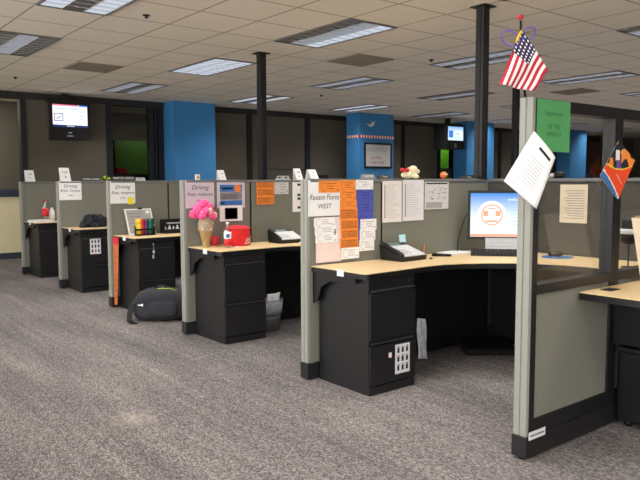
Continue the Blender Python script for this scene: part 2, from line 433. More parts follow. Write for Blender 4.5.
# blue columns
for i, (x0, x1, y0) in enumerate(((5.82, 6.70, 11.68), (10.03, 11.08, 11.2), (13.68, 14.78, 11.2), (18.4, 19.3, 11.2))):
    nm = 'wall_column' + ('' if i == 0 else '.%03d' % i)
    struct(nm, bx(x0, x1, y0, y0+.43, 0, H), 'blue')
# unseen wall behind the camera; left end opened so world fill brightens the ceiling
struct('wall_front', bx(XL, XR, YB-.1, YB, -.1, .7), 'cream')
struct('wall_front.001', bx(1.0, XR, YB-.1, YB, .7, H+.1), 'wall')  # kept solid so the bright opening stays out of the glass reflection

# ------------------------------------------------------------------ ceiling fixtures
FZ = H
def fixture(label, strips):
    t = thing('ceiling_light', label, 'light', (0, 0, FZ), 'fluorescent ceiling lights')
    w, l = TX, 2*TY
    bm = B()
    for a in ((0, .018, 0, l), (w-.018, w, 0, l), (.018, w-.018, 0, .018), (.018, w-.018, l-.018, l)):
        box(bm, a[0], a[1], a[2], a[3], -.014, -.001)
    obj('frame', bm, 'louver', t, world=False)
    n = len(strips); sw = (w-.036)/n
    for i, s in enumerate(strips):
        x0 = .018+i*sw; x1 = x0+sw
        bm = B(); box(bm, x0+.004, x1-.004, .02, l-.02, -.006, -.002)
        obj('lens', bm, {'b': 'lamp', 'd': 'lampdim', 'k': 'louver'}[s], t, world=False)
        bm = B()
        box(bm, x0-.003, x0+.003, .018, l-.018, -.012, -.002)
        m = 9
        for q in range(1, m): box(bm, x0+.004, x1-.004, .018+(l-.036)*q/m-.0015, .018+(l-.036)*q/m+.0015, -.012, -.006)
        obj('louver', bm, 'silver', t, world=False)
    ld = bpy.data.lights.new('lamp', 'AREA'); ld.shape = 'RECTANGLE'; ld.size = w*.9; ld.size_y = l*.92
    ld.energy = LAMP; ld.color = (1.0, .97, .91); ld.spread = math.radians(128)
    lo = bpy.data.objects.new('lamp', ld); COL.objects.link(lo); lo.parent = t; lo.location = (w/2, l/2, -.02)
    return t
LAMP = 21.0
fA = fixture('', 'bkb'); fB = fixture('', 'kdk'); fC = fixture('', 'bbb'); fD = fixture('', 'kdb'); fE = fixture('', 'dkd')
CX = [GX-2*TX+4*TX*i for i in range(8)]   # 1.793, 4.241, ...
RY = [-2.7, -.18, 2.34, 4.86, 7.38, 9.90]
names = {
 (0, 3): (fA, 'ceiling light with two bright strips cut by the top edge at upper left'),
 (0, 4): (fB, 'dim ceiling light at the far left edge of the photo'),
 (1, 3): (fD, 'large ceiling light near the top centre, bright along its lower right edge'),
 (1, 4): (fC, 'evenly speckled bright ceiling light left of the thinner black pole'),
 (1, 5): (fE, 'small ceiling light above the left blue column, right of the television'),
 (2, 4): (fE, 'ceiling light past the square grey vent, just above the far blue column'),
 (2, 3): (fE, 'ceiling light crossed by the thick black pole'),
 (2, 2): (fB, 'ceiling light at the upper right edge of the photo'),
 (2, 5): (fA, 'thin distant ceiling light crossed by the thinner black pole'),
 (3, 5): (fA, 'thin distant ceiling light over the column with the whiteboard'),
 (3, 4): (fB, 'distant ceiling light left of the thick pole, nearer of two'),
 (3, 3): (fE, 'ceiling light right of the small flag above the green sheet'),
 (4, 5): (fB, 'farthest faint ceiling light above the right hanging television'),
}
used = set()
for i in range(8):
    for j in range(6):
        f, lb = names.get((i, j), (fE if j > 2 else fB, None))
        if lb is None and j > 2 and i < 1: continue
        if lb is None and i > 5 and j < 3: continue
        if lb is None:
            lb = 'fluorescent ceiling light among those out of clear view, far right or overhead'
        loc = (CX[i], RY[j], FZ)
        if f.name not in used:
            used.add(f.name); f.location = loc; f['label'] = lb
        else: dup(f, loc, lb)
# square return-air vents
def vent(ix, iy, label):
    t = thing('ceiling_vent', label, 'vent', (GX+ix*TX, GY+iy*TY, H), 'ceiling vents')
    bm = B()
    for a in ((.01, TX-.01, .01, .03), (.01, TX-.01, TY-.03, TY-.01), (.01, .03, .03, TY-.03), (TX-.03, TX-.01, .03, TY-.03)): box(bm, *a, -.012, -.001)
    obj('frame', bm, 'vent', t, world=False)
    bm = B(); n = 14
    for q in range(n):
        x = .035+(TX-.07)*q/(n-1); box(bm, x-.008, x+.008, .03, TY-.03, -.01, -.003)
    obj('grille', bm, 'vent', t, world=False)
    obj('backing', bx(.03, TX-.03, .03, TY-.03, -.003, -.001), 'louver', t, world=False)
vent(0, 6, 'square grey ceiling vent above and right of the left television')
vent(4, 2, 'square grey ceiling vent below the large centre ceiling light')
vent(12, 2, 'faint grey ceiling vent right of the flag above the green sheet')
for (x, y), lb in zip(((2.696, 5.911), (2.737, 10.455), (6.457, 5.866), (7.52, 9.395)), ('small dark ceiling sprinkler near the top left, below the brightest light', 'small ceiling sprinkler at far left above the television', 'small dark ceiling sprinkler just left of the thick black pole', 'tiny distant ceiling sprinkler right of the thinner black pole')):
    bm = B(); lathe(bm, [(.035, 0), (.032, -.008), (.012, -.01), (.012, -.022), (.02, -.024), (.02, -.027), (.0, -.027)][:-1], (x, y, H-.001), 12)
    obj('ceiling_sprinkler', bm, 'frame', loc=(x, y, H), label=lb, cat='sprinkler')

# ================================================================== CUBICLE PANELS
TH = .076
X0 = 2.906
YF = [2.050, 3.876, 5.747, 7.565, 9.363, 11.171]       # far faces
YN = [y-TH for y in YF]                                 # near faces
XS = 3.64; XE = 4.955
PH = 1.452
def panel_parts(t, x0, x1, y0, y1, first):
    fx0 = x0+(.066 if first else .012)
    obj('fabric', bx(fx0, x1-.010, y0+.004, y1-.004, .125, PH-.03), 'fabric', t)
    if first: obj('end_post', bx(x0+.028, x0+.064, y0, y1, .12, PH-.028, 0, .003), 'fabric', t)
    else: obj('joint_strip', bx(x0+.001, x0+.011, y0+.012, y1-.012, .1, PH-.03), 'frame', t)
    obj('joint_strip', bx(x1-.010, x1-.001, y0+.012, y1-.012, .1, PH-.03), 'frame', t, label='dark joint strip')
    if first:
        bm = B(); ym = (y0+y1)/2
        box(bm, x0, x0+.027, y0, ym-.003, .125, PH-.002, 0, .004); box(bm, x0, x0+.027, ym+.003, y1, .125, PH-.002, 0, .004)
        box(bm, x0+.006, x0+.027, ym-.003, ym+.003, .125, PH-.004)
        obj('end_cap', bm, 'capgrey', t, label='light grey-green end cap')
    obj('top_cap', bx(x0+(.028 if first else 0), x1, y0-.003, y1+.003, PH-.027, PH, bev=.006), 'capdark', t, label='darker grey top cap')
    obj('kick_plate', bx(x0-(.003 if first else 0), x1, y0-.006, y1+.006, .012, .122, bev=.004), 'kick', t, label='black kick plate')
    for x in ((x0+.04,) if first else ())+(x1-.05,):
        bm = B(); cyl(bm, (x, (y0+y1)/2, 0), (x, (y0+y1)/2, .013), .02, n=12); obj('foot', bm, 'black', t)
short_lb = [None, 'short end panel with orange flyers behind the nearest black drawer cabinet',
            'short end panel behind the pink flowers and blue poster',
            'short end panel behind the rainbow markers and leaning white frame',
            'end panel behind the dark clothing pile, second cubicle from the far end',
            'farthest end panel, behind the red-labelled soda bottle']
long_lb = [None, 'long panel behind the desk phone and three pinned printouts', 'long panel with orange notes beyond the red bag', 'long panel behind the black rack on the markers desk']
for k in range(1, 6):
    y0, y1 = YN[k], YF[k]
    if k <= 3:
        t = thing('cubicle_divider', short_lb[k], 'cubicle panel', (X0, (y0+y1)/2, 0), 'cubicle end panels'); panel_parts(t, X0, XS, y0, y1, True)
        t = thing('cubicle_divider', long_lb[k], 'cubicle panel', (XS, (y0+y1)/2, 0), 'cubicle long panels'); panel_parts(t, XS, XE, y0, y1, False)
    else:
        t = thing('cubicle_divider', short_lb[k], 'cubicle panel', (X0, (y0+y1)/2, 0), 'cubicle end panels'); panel_parts(t, X0, XE, y0, y1, True)
# spine panels along x = 5
sp_lb = ['grey spine panel behind the lit monitor and seen through the glass partition', 'spine panel beyond the phone panel, behind the second desk',
         'spine panel at the inner end of the cubicle with the pink flowers', 'spine panel at the inner end of the markers cubicle', 'spine panel at the inner end of the farthest cubicle']
for k in range(5):
    ya, yb = YF[k]-(TH if k == 0 else TH/2), YF[k+1]-TH/2
    t = thing('spine_divider', sp_lb[k], 'cubicle panel', (5.0, (ya+yb)/2, 0), 'spine panels')
    x0, x1 = 4.962, 5.038
    obj('fabric', bx(x0+.004, x1-.004, ya+.01, yb-.01, .125, PH-.03), 'fabric_grey', t)
    obj('joint_strip', bx(x0+.012, x1-.012, ya+.001, ya+.009, .1, PH-.03), 'frame', t); obj('joint_strip', bx(x0+.012, x1-.012, yb-.009, yb-.001, .1, PH-.03), 'frame', t)
    obj('top_cap', bx(x0-.003, x1+.003, ya, yb, PH-.027, PH, bev=.006), 'capdark', t)
    obj('kick_plate', bx(x0-.004, x1+.004, ya, yb, .0, .122, bev=.004), 'kick', t)

# glass-topped panels (nearest partition)
GT = 1.842
def glass_panel(label, x0, x1, first):
    y0, y1 = YN[0], YF[0]; ym = (y0+y1)/2
    t = thing('glazed_divider', label, 'cubicle panel', (x0, ym, 0), 'glazed panels')
    f0 = x0+(.027 if first else 0)
    bm = B()
    st = .045
    box(bm, f0, f0+st, y0, y1, .124, GT-.002, 0, .004); box(bm, x1-st, x1-.001, y0, y1, .124, GT-.002, 0, .004)
    box(bm, f0+st, x1-st, y0, y1, .124, .205, 0, .003); box(bm, f0+st, x1-st, y0, y1, .855, .905, 0, .003); box(bm, f0+st, x1-st, y0, y1, GT-.062, GT-.002, 0, .003)
    obj('frame', bm, 'frame', t)
    obj('fabric', bx(f0+st, x1-st, y0+.012, y1-.012, .205, .855), 'fabric', t, label='grey-green fabric lower panel')
    obj('glass_pane', bx(f0+st, x1-st, ym-.003, ym+.003, .905, GT-.062), 'glass', t)
    if first:
        bm = B()
        box(bm, x0, x0+.026, y0, ym-.003, .125, GT, 0, .004); box(bm, x0, x0+.026, ym+.003, y1, .125, GT, 0, .004); box(bm, x0+.006, x0+.026, ym-.003, ym+.003, .125, GT-.003)
        obj('end_cap', bm, 'capgrey', t, label='light grey-green end cap')
    obj('kick_plate', bx(x0-(.003 if first else 0), x1, y0-.006, y1+.006, .014, .124, bev=.004), 'kick', t)
    if first:
        bm = B(); cyl(bm, (x0+.03, ym, 0), (x0+.03, ym, .02), .022, n=12); obj('foot', bm, 'black', t)
        bm = B(); box(bm, 2.925, 3.07, y0-.0085, y0-.0062, .106, .148, 0)
        box(bm, 2.935, 3.06, y0-.0092, y0-.0084, .122, .132, 1)
        obj('sticker', bm, ['tag', 'inkgrey'], t, label='white sticker on the black kick plate')
    else:
        bm = B(); cyl(bm, (x1-.1, ym, 0), (x1-.1, ym, .02), .022, n=12); obj('foot', bm, 'black', t)
    return t
glass_panel('nearest tall glazed panel with green sheet on its glass', X0, 3.745, True)
glass_panel('tall glazed panel at the right edge behind the orange and blue flyer', 3.745, 4.955, False)

# ------------------------------------------------------------------ power poles
def pole(label, x, y, z0, w):
    t = thing('power_pole', label, 'pole', (x, y, z0))
    bm = B(); h = w/2
    box(bm, x-h, x+h, y-h, y+h, z0+.004, H-.006, 0, .006)
    obj('shaft', bm, 'frame', t)
    bm = B(); box(bm, x-h*.35, x+h*.35, y-h-.006, y-h+.002, z0+.02, H-.03, 0, .002); box(bm, x-h-.006, x-h+.002, y-h*.35, y+h*.35, z0+.02, H-.03, 0, .002)
    obj('cover_strip', bm, 'black', t)
    obj('ceiling_plate', bx(x-h*1.9, x+h*1.9, y-h*1.9, y+h*1.9, H-.012, H-.001, bev=.003), 'frame', t)
    obj('base_plate', bx(x-h*1.2, x+h*1.2, y-h*1.2, y+h*1.2, z0, z0+.006), 'frame', t)
pole('thinner black power pole rising to the ceiling left of centre', 4.535, 6.80, 0.0, .085)
pole('distant black power pole just left of the glazed panel post, below the flag', 9.0, 6.42, 0.0, .085)
pole('thick black power pole rising above the lit monitor', 4.878, 3.838, PH, .085)

# ================================================================== DESKS + CABINETS
DZ = .832
def arc(c, r, a0, a1, n=6): return [(c[0]+r*math.cos(math.radians(a0+(a1-a0)*i/n)), c[1]+r*math.sin(math.radians(a0+(a1-a0)*i/n))) for i in range(n+1)]
def inset(pts, d):
    cx = sum(p[0] for p in pts)/len(pts); cy = sum(p[1] for p in pts)/len(pts)
    out = []
    for p in pts:
        v = Vector((p[0]-cx, p[1]-cy)); l = v.length; v *= (l-d)/l; out.append((cx+v.x, cy+v.y))
    return out
def desk(k, label, L):
    yn = YN[k]; dy = yn-3.80
    t = thing('desk', label, 'desk', (2.94, yn, 0), 'cubicle desks')
    pts = [(2.942, 3.796), (2.948, 3.27)]+arc((2.985, 3.262), .035, 180, 270, 4)
    if L: pts += [(3.60, 3.262), (3.75, 3.25), (3.9, 3.195), (4.05, 3.10), (4.2, 2.97), (4.30, 2.84), (4.37, 2.68), (4.40, 2.5), (4.40, 2.056), (4.957, 2.056), (4.957, 3.796)]
    else: pts += [(4.30, 3.262), (4.30, 3.796)]
    pts = [(x, y+dy) for x, y in pts]
    bm = B(); prism(bm, pts, 'z', DZ-.006, DZ); obj('worktop', bm, 'wood', t)
    bm = B(); prism(bm, pts, 'z', DZ-.042, DZ-.0062); obj('edge_band', bm, 'black', t, label='black edge under the oak top')
    # cantilever bracket at the panel end
    bm = B(); y = yn
    prism(bm, [(y-.002, DZ-.043), (y-.46, DZ-.043), (y-.46, DZ-.075), (y-.2, DZ-.09), (y-.10, DZ-.14), (y-.055, DZ-.24), (y-.002, DZ-.27)], 'x', 2.955, 2.975)
    obj('bracket', bm, 'black', t)
    # support leg, plus a black panel added to darken the spine under the return
    if L:
        bm = B(); box(bm, 4.86, 4.95, 2.6+dy, 2.64+dy, 0, DZ-.043, 0, .004); obj('leg', bm, 'black', t)
    if L: obj('under_desk_panel', bx(4.945, 4.956, 2.08+dy, 3.76+dy, .13, DZ-.044), 'kick', t, label='black panel added to darken the spine below the desk')
    # dark back panel that covers the partition below the worktop
    obj('under_desk_panel', bx(3.45, 4.94 if L else 4.28, yn-.02, yn-.008, .13, DZ-.044), 'kick', t, label='black panel added to darken the spine below the desk')
    # small white tag clipped on the front left corner
    bm = B(); xt = 2.946
    box(bm, xt-.006, xt-.003, y-.36, y-.29, DZ-.04, DZ+.001); box(bm, xt-.006, xt+.02, y-.36, y-.29, DZ+.0005, DZ+.002)
    obj('corner_tag', bm, 'tag', t, label='small white tag')
    return t
desk(1, 'oak-topped corner desk carrying the phone and monitor', True)
desk(2, 'oak-topped desk carrying the pink flowers and red bag', True)
desk(3, 'oak-topped desk carrying the rainbow markers', False)
desk(4, 'oak-topped desk with a pile of dark clothing', False)
desk(5, 'oak-topped desk farthest down the row, with a soda bottle', False)

def cabinet(k, label, lock=False):
    yn = YN[k]; t = thing('file_cabinet', label, 'cabinet', (3.0, yn-.29, 0), 'black drawer cabinets')
    x0, x1, yf, yb = 2.998, 3.436, yn-.545, yn-.022
    obj('body', bx(x0, x1, yf, yb, .06, DZ-.044, bev=.004), 'cab', t)
    obj('plinth', bx(x0+.004, x1-.004, yf-.008, yb, 0, .058, bev=.003), 'cab', t)
    for z0, z1 in ((.068, .358), (.374, .712)):
        bm = B(); box(bm, x0+.004, x1-.004, yf-.016, yf-.0005, z0, z1-.022, 0, .003)
        d = obj('drawer', bm, 'cab', t)
        bm = B(); prism(bm, [(yf-.0005, z1-.020), (yf-.020, z1-.010), (yf-.020, z1-.003), (yf-.0005, z1)], 'x', x0+.02, x1-.02)
        obj('pull', bm, 'cab2', d)
    bm = B(); cyl(bm, (x1-.06, yf-.0005, .748), (x1-.06, yf-.006, .748), .011, n=14); obj('lock', bm, 'metal' if lock else 'cab2', t)
    return t
cabinet(1, 'black two-drawer cabinet nearest the camera, with a white sticker sheet low down')
cabinet(2, 'black two-drawer cabinet under the pink flowers')
cabinet(3, 'black two-drawer cabinet behind the backpack, under the markers')
cabinet(4, 'black two-drawer cabinet under the dark clothing pile')
cabinet(5, 'black two-drawer cabinet farthest down the row')

# nearest cubicle desk on the right edge
t = thing('desk', 'oak-topped desk cut by the right edge, with a black cable grommet', 'desk', (3.36, 1.97, 0), 'cubicle desks')
pts = [(3.36, 1.965), (3.36, 1.55)]+arc((3.40, 1.38), .04, 180, 270, 4)+[(4.95, 1.34), (4.95, 1.965)]
bm = B(); prism(bm, pts, 'z', DZ-.006, DZ); obj('worktop', bm, 'wood', t)
bm = B(); prism(bm, pts, 'z', DZ-.042, DZ-.0062); obj('edge_band', bm, 'black', t)
bm = B(); box(bm, 3.50, 3.60, 1.86, 1.925, DZ+.0003, DZ+.004, 0, .001); obj('grommet', bm, 'kick', t, label='black cable grommet')
bm = B(); box(bm, 3.80, 3.86, 1.62, 1.94, .475, DZ-.043, 0, .004); obj('bracket', bm, 'black', t)
obj('end_panel', bx(3.72, 3.74, 1.50, 1.955, .5, DZ-.043), 'black', t)
t = thing('pedestal', 'low black pedestal under the desk at the right edge', 'pedestal', (3.8, 1.7, 0))
bm = B(); box(bm, 3.77, 4.25, 1.40, 1.955, .03, .44, 0, .02); obj('body', bm, 'black', t)
obj('top', bx(3.762, 4.26, 1.39, 1.96, .441, .470, bev=.01), 'cab', t)
for x in (3.82, 4.2):
    for y in (1.45, 1.9):
        bm = B(); cyl(bm, (x, y, 0), (x, y, .031), .022, n=10); obj('caster', bm, 'black', t)

# ================================================================== PAPERS ON PANELS
def paper(name, label, cat, x0, x1, z0, z1, y, m, gap=.002, marks=(), texts=(), mats=(), group=None, tilt=0.0, curl=None):
    """sheet standing on a panel face (facing -y). marks: (u0,u1,v0,v1,matname); texts: (string,u,v,size,matname[,shear])"""
    names = [m]
    def mi(n):
        if n not in names: names.append(n)
        return names.index(n)
    bm = B(); w, h = x1-x0, z1-z0; yy = y-gap
    n = 8 if curl else 1
    sheet(bm, (x0, yy, z0), (x1, yy, z0), (x1, yy, z1), (x0, yy, z1), .0008, n, n, 0, (lambda u, v: -curl(u, v)*-1) if curl else None)
    for a in marks:
        off = (curl((a[0]+a[1])/2, (a[2]+a[3])/2) if curl else 0)
        yq = yy-.0010-off
        if a[4] == 'orangedark': yq += .0004
        box(bm, x0+a[0]*w, x0+a[1]*w, yq-.0003, yq, z0+a[2]*h, z0+a[3]*h, mi(a[4]))
    for a in texts:
        cx, cz = x0+a[1]*w, z0+a[2]*h
        add_text(bm, a[0], a[3], lambda tx, ty: (cx+tx, yy-.0014, cz+ty), mi(a[4]), a[5] if len(a) > 5 else 0, a[6] if len(a) > 6 else w*.92)
    c = ((x0+x1)/2, y, (z0+z1)/2)
    if tilt:
        R = Matrix.Rotation(tilt, 3, 'Y')
        for v in bm.verts: v.co = R @ (v.co-Vector(c))+Vector(c)
    return obj(name, bm, names, loc=c, label=label, cat=cat, group=group)

def lines(n, u0, u1, v0, v1, m, th=.018, seed=0, ragged=.25):
    r = random.Random(seed); out = []
    for i in range(n):
        v = v1-(v1-v0)*i/max(1, n-1); e = u1-(u1-u0)*ragged*r.random()
        out.append((u0, e, v-th/2, v+th/2, m))
    return out
def scribble(m, seed=0, n=3):
    r = random.Random(seed); out = []
    for q in range(7):            # a round flourish at the left
        a = PI*(.35+1.3*q/6); cu, cv = .22+.12*math.cos(a), .5+.36*math.sin(a)
        out.append((cu-.014, cu+.014, cv-.05, cv+.05, m))
    for i in range(n): out.append((.34+.05*r.random(), .62+.25*r.random(), .74-.22*i, .785-.22*i, m))
    out.append((.86, .93, .16, .26, m))
    return out

y = YN[1]
curl_sign = lambda u, v: .025*max(0, (.45-u-(1-v)*1.2))**1.0 if u < .45 else 0
paper('name_sign', 'white sign lettered in black at top left among the orange flyers', 'sign', 2.916, 3.212, 1.185, 1.443, y, 'white', .002,
      texts=(('Rexann Flores', .5, .52, .058, 'ink', .25), ('WEST', .5, .27, .048, 'ink', .2)))
# four-up orange flyers
def flyer(label, x0, x1, z0, z1, gap, m='orange', ink='inkorange', seed=1, group='pinned award slips', extra=(), tilt=0):
    paper('award_slip', label, 'flyer', x0, x1, z0, z1, y, m, gap, marks=([(.06, .95, .10, .86, 'orangedark')] if m == 'orange' and seed >= 3 and seed < 20 else [])+[a if len(a) == 5 else a for a in scribble(ink, seed)]+list(extra), group=group, tilt=tilt)
flyer('orange slip overlapping the top right corner of the white lettered sign', 3.010, 3.207, 1.353, 1.439, .006)
oc = [(1.362, 1.442), (1.29, 1.368), (1.236, 1.296), (1.150, 1.238), (1.076, 1.152), (1.010, 1.078), (.938, 1.012)]
for i, (z0, z1) in enumerate(oc):
    w = ['topmost', 'second from top', 'third from top', 'fourth from top, middle', 'fifth from top', 'sixth from top', 'lowest'][i]
    flyer('%s orange slip in the vertical orange column' % w, 3.207+.004*(i % 3), 3.36+.006*min(i, 4), z0, z1, .004+.0008*i, seed=i)
for i in range(5):
    z1 = 1.372-.092*i
    w = ['topmost', 'second', 'middle', 'fourth', 'lowest'][i]
    flyer('%s blue slip in the blue column right of the orange ones' % w, 3.366+.008*i, 3.545, z1-.096, z1, .0025+.0004*i, 'bluepaper', 'inkblue', seed=20+i)
flyer('white slip at the top of the blue column', 3.362, 3.540, 1.372, 1.444, .006, 'white', 'inkgrey', 31)
for i in range(3):
    z1 = 1.148-.079*i
    flyer('%s white slip pinned over the bottom of the blue column' % ['topmost', 'middle', 'lowest'][i], 3.410-.006*i, 3.576-.012*i, z1-.083, z1, .0055+.0006*i, 'white', 'inkgrey', 40+i)
paper('blank_sheet', 'blank pinkish sheet hanging low behind the white slips, left', 'paper', 2.985, 3.222, .848, 1.175, y, 'pinkish', .0022)
for i in range(3):
    z1 = 1.172-.058*i
    flyer('%s of three white slips below the lettered sign' % ['topmost', 'middle one', 'lowest'][i], 2.966+.006*i, 3.16+.012*i, z1-.064, z1, .0045+.0006*i, 'white', 'inkgrey', 50+i, extra=((.92, .97, -.1, .6, 'ink'),) if i == 1 else ())
flyer('white slip under the lowest orange one, touching the desk', 3.217, 3.393, .858, .942, .0105, 'white', 'inkgrey', 61)
# printouts on the long panel
def printout(label, x0, x1, z0, z1, m, seed, dense):
    mk = lines(15, .12, .9, .12, .9, 'silver', .012, seed, .5)
    mk += [(.1, .14, .1, .9, 'inkgrey')] if not dense else []
    paper('printout', label, 'paper', x0, x1, z0, z1, y, m, .003, marks=mk, group='printouts on the phone panel')
    return
printout('pale printout left of the three above the phone', 3.640, 3.851, 1.113, 1.436, 'whitewarm', 1, False)
printout('pale printout in the middle of the three above the phone', 3.862, 4.104, 1.117, 1.442, 'whitecool', 2, False)
mk = [(.05, .95, .92, .97, 'ink')]+lines(6, .05, .9, .06, .24, 'inkgrey', .02, 5)
r = random.Random(4)
for i in range(26):
    u, v = .15+.7*r.random(), .32+.5*r.random(); mk.append((u, u+.05+.08*r.random(), v, v+.025, 'inkgrey'))
paper('printout', 'smaller map-like printout right of the three above the phone', 'paper', 4.116, 4.408, 1.202, 1.426, y, 'greypaper', .003, marks=mk, group='printouts on the phone panel')
# P3 wall
y = YN[2]
paper('name_sign', 'lilac sign with black handwriting above the pink flowers', 'sign', 2.925, 3.228, 1.190, 1.448, y, 'lilac', .002,
      texts=(('Driving', .5, .74, .060, 'ink', .3), ('Rate, nuisance', .5, .5, .047, 'ink', .3), ('west', .5, .28, .036, 'ink', .3)))
bmk = [(.1, .9, .60, .86, 'posterblue'), (.1, .9, .30, .58, 'inkgrey'), (.1, .9, .10, .28, 'posterblue'), (.18, .55, .70, .76, 'white'), (.14, .28, .16, .21, 'white')]
bmk += lines(4, .15, .85, .36, .52, 'greypaper', .02, 3)
o = paper('poster', 'poster with blue bands and an orange disc, right of the lilac sign', 'poster', 3.258, 3.570, 1.182, 1.442, y, 'lilac', .002, marks=bmk)
bm = bmesh.new(); bm.from_mesh(o.data)
cyl(bm, (.31*.24, -.0034, .26*.22), (.31*.24, -.0042, .26*.22), .038, n=20, mi=len(o.data.materials))
bm.to_mesh(o.data); bm.free(); o.data.materials.append(M['posterorange'])
paper('photo_card', 'white card with a dark picture below the blue poster', 'card', 3.284, 3.540, 1.055, 1.204, y, 'white', .004, marks=((.22, .78, .12, .86, 'ink'), (.26, .74, .2, .8, 'frame')))
for i in range(3):
    z1 = 1.449-.080*i
    paper('note', '%s of three orange notes beyond the red bag' % ['topmost', 'middle', 'lowest'][i], 'note', 3.708, 3.918, z1-.082, z1, y, 'orange', .002+.0006*i, marks=[(.04, .96, .10, .90, 'orangedark')]+scribble('inkorange', 70+i), group='orange notes beyond the flowers')
paper('note', 'white printed note beside the three orange notes', 'note', 3.925, 4.10, 1.308, 1.441, y, 'greypaper', .002, marks=scribble('inkgrey', 80, 4)+scribble('inkgrey', 81))
mk = [(.3, .75, v, v+.07, 'ink') for v in (.1, .38, .5, .82)]
paper('note', 'tall narrow white strip at the edge of the nearest end panel', 'note', 4.150, 4.36, 1.12, 1.45, y, 'white', .002, marks=mk)
# P4 / P5
y = YN[3]
paper('name_sign', 'white handwritten sign with a yellow note on its corner', 'sign', 2.922, 3.222, 1.192, 1.447, y, 'white', .002,
      texts=(('Driving', .5, .74, .060, 'ink', .3), ('Rate, nuisance', .5, .48, .047, 'ink', .3), ('west', .5, .26, .036, 'inkgrey', .3)))
paper('sticky_note', 'yellow sticky note on the corner of the handwritten sign', 'note', 3.128, 3.200, 1.182, 1.262, y, 'yellow', .005)
y = YN[4]
paper('name_sign', 'white handwritten sign above the dark clothing pile', 'sign', 2.924, 3.226, 1.198, 1.452, y, 'white', .002,
      texts=(('Driving', .5, .74, .060, 'ink', .3), ('Brian, Cooper', .5, .5, .047, 'ink', .3), ('west', .5, .26, .036, 'ink', .3)))
# green sheet + flyer on the glazed panel
y = YN[0]
paper('green_sheet', 'green sheet with faint lettering taped to the glass', 'paper', 2.936, 3.232, 1.578, 1.836, y, 'greenpaper', .003,
      texts=(('Experience', .5, .74, .036, 'greenink', 0), ('OF THE', .5, .48, .032, 'greenink', 0), ('AMERICA', .5, .34, .032, 'greenink', 0)))
# tilted colour flyer
names_ = ['markorange', 'posterblue', 'ink', 'yellow', 'white', 'orange', 'violet', 'flagwhite', 'flyerred']
bm = B()
P00, P10, P11, P01 = Vector((3.742, 0, 1.322)), Vector((3.922, 0, 1.55)), Vector((3.729, 0, 1.658)), Vector((3.537, 0, 1.457))
for p in (P00, P10, P11, P01): p.y = YN[0]-.006
def fc(u, v):
    p = P00*(1-u)*(1-v)+P10*u*(1-v)+P11*u*v+P01*(1-u)*v
    ub = .36+.50*(1-v)-.10*math.sin(PI*v)
    bl = .05+.15*v+.03*math.sin(PI*v)
    if u < bl-.03: return 1
    if u < bl: return 7
    if u < ub-.025: return 8
    if u < ub: return 3
    n = noise.noise(Vector((p.x*16, p.z*16, 3.1)))
    n2 = noise.noise(Vector((p.x*13+7, p.z*13, 9.1)))
    if abs(p.x-3.722) < .022 and abs(p.z-1.575) < .028: return 4
    if p.x > 3.765 and abs(p.z-1.555) < .05 and n > .05: return 5
    if n > .28: return 3
    if n2 > .3: return 6
    if n2 < -.42: return 5
    return 2
sheet(bm, P00, P10, P11, P01, .001, 44, 44, 4, None, fc)
add_text(bm, 'celebrate', .026, lambda a, b: (3.745+a*.62+b*.4, YN[0]-.0078, 1.44-a*.62+b*.5), 7)
obj('flyer', bm, names_, loc=(3.73, YN[0], 1.49), label='orange and blue flyer hung cornerwise on the glass at the right', cat='flyer')

# paper on the spine seen through the glass
bm = B(); box(bm, 4.9595, 4.9605, 2.855, 3.095, 1.095, 1.402, 0)
for i in range(12): box(bm, 4.959, 4.9595, 2.88, 3.06-.05*((i*7) % 4)/4, 1.13+.02*i, 1.135+.02*i, 1)
obj('printout', bm, ['folder', 'inkgrey'], loc=(4.96, 2.97, 1.25), label='beige printout on the inner panel seen through the glass', cat='paper')

# tilted white sheet hanging off the glazed panel's end post
RV = Vector((.7828, -.6223, 0))      # horizontal direction roughly across the aisle view
def hang(P0, a, z, d=0.0):
    n = Vector((-.6223, -.7828, 0))
    return P0+RV*a+Vector((0, 0, z))+n*d
C0 = Vector((2.893, 1.955, 0))
bm = B()
px = .00508
def sp(ax, z): return hang(C0, (ax-534.5)*px, z, .022)
p_top, p_left, p_bot, p_right = sp(533, 1.672), sp(505, 1.431), sp(537, 1.294), sp(554, 1.545)
dis = lambda u, v: -.012*math.sin(u*PI)*(.4+v*.6)
sheet(bm, p_bot, p_left, p_top, p_right, .001, 10, 10, 0, dis)
nrm = (p_left-p_bot).cross(p_right-p_bot).normalized()
def on_sheet(u, v, off):
    q = p_bot*(1-u)*(1-v)+p_left*u*(1-v)+p_top*u*v+p_right*(1-u)*v
    return q+nrm*(dis(u, v)+off)
sgn = 1 if nrm.dot(Vector((-.62, -.78, 0))) > 0 else -1
def strip(u0, u1, v0, v1, mi, n=6):
    vs = []
    for i in range(n+1):
        u = u0+(u1-u0)*i/n; vs.append((bm.verts.new(on_sheet(u, v0, sgn*.0016)), bm.verts.new(on_sheet(u, v1, sgn*.0016))))
    for a, b in zip(vs, vs[1:]): bm.faces.new((a[0], b[0], b[1], a[1])).material_index = mi
# page: its heading end is the upper right edge (u small .. v large)
strip(.12, .42, .80, .85, 1) if False else None
for i in range(9):
    v = .22+.055*i; strip(.24, .80-.05*((i*5) % 3), v, v+.014, 2)
strip(.14, .62, .84, .89, 1)
obj('hanging_sheet', bm, ['white', 'ink', 'silver'], loc=tuple(p_top), label='white printed sheet hanging cornerwise from the glazed panel post', cat='paper')

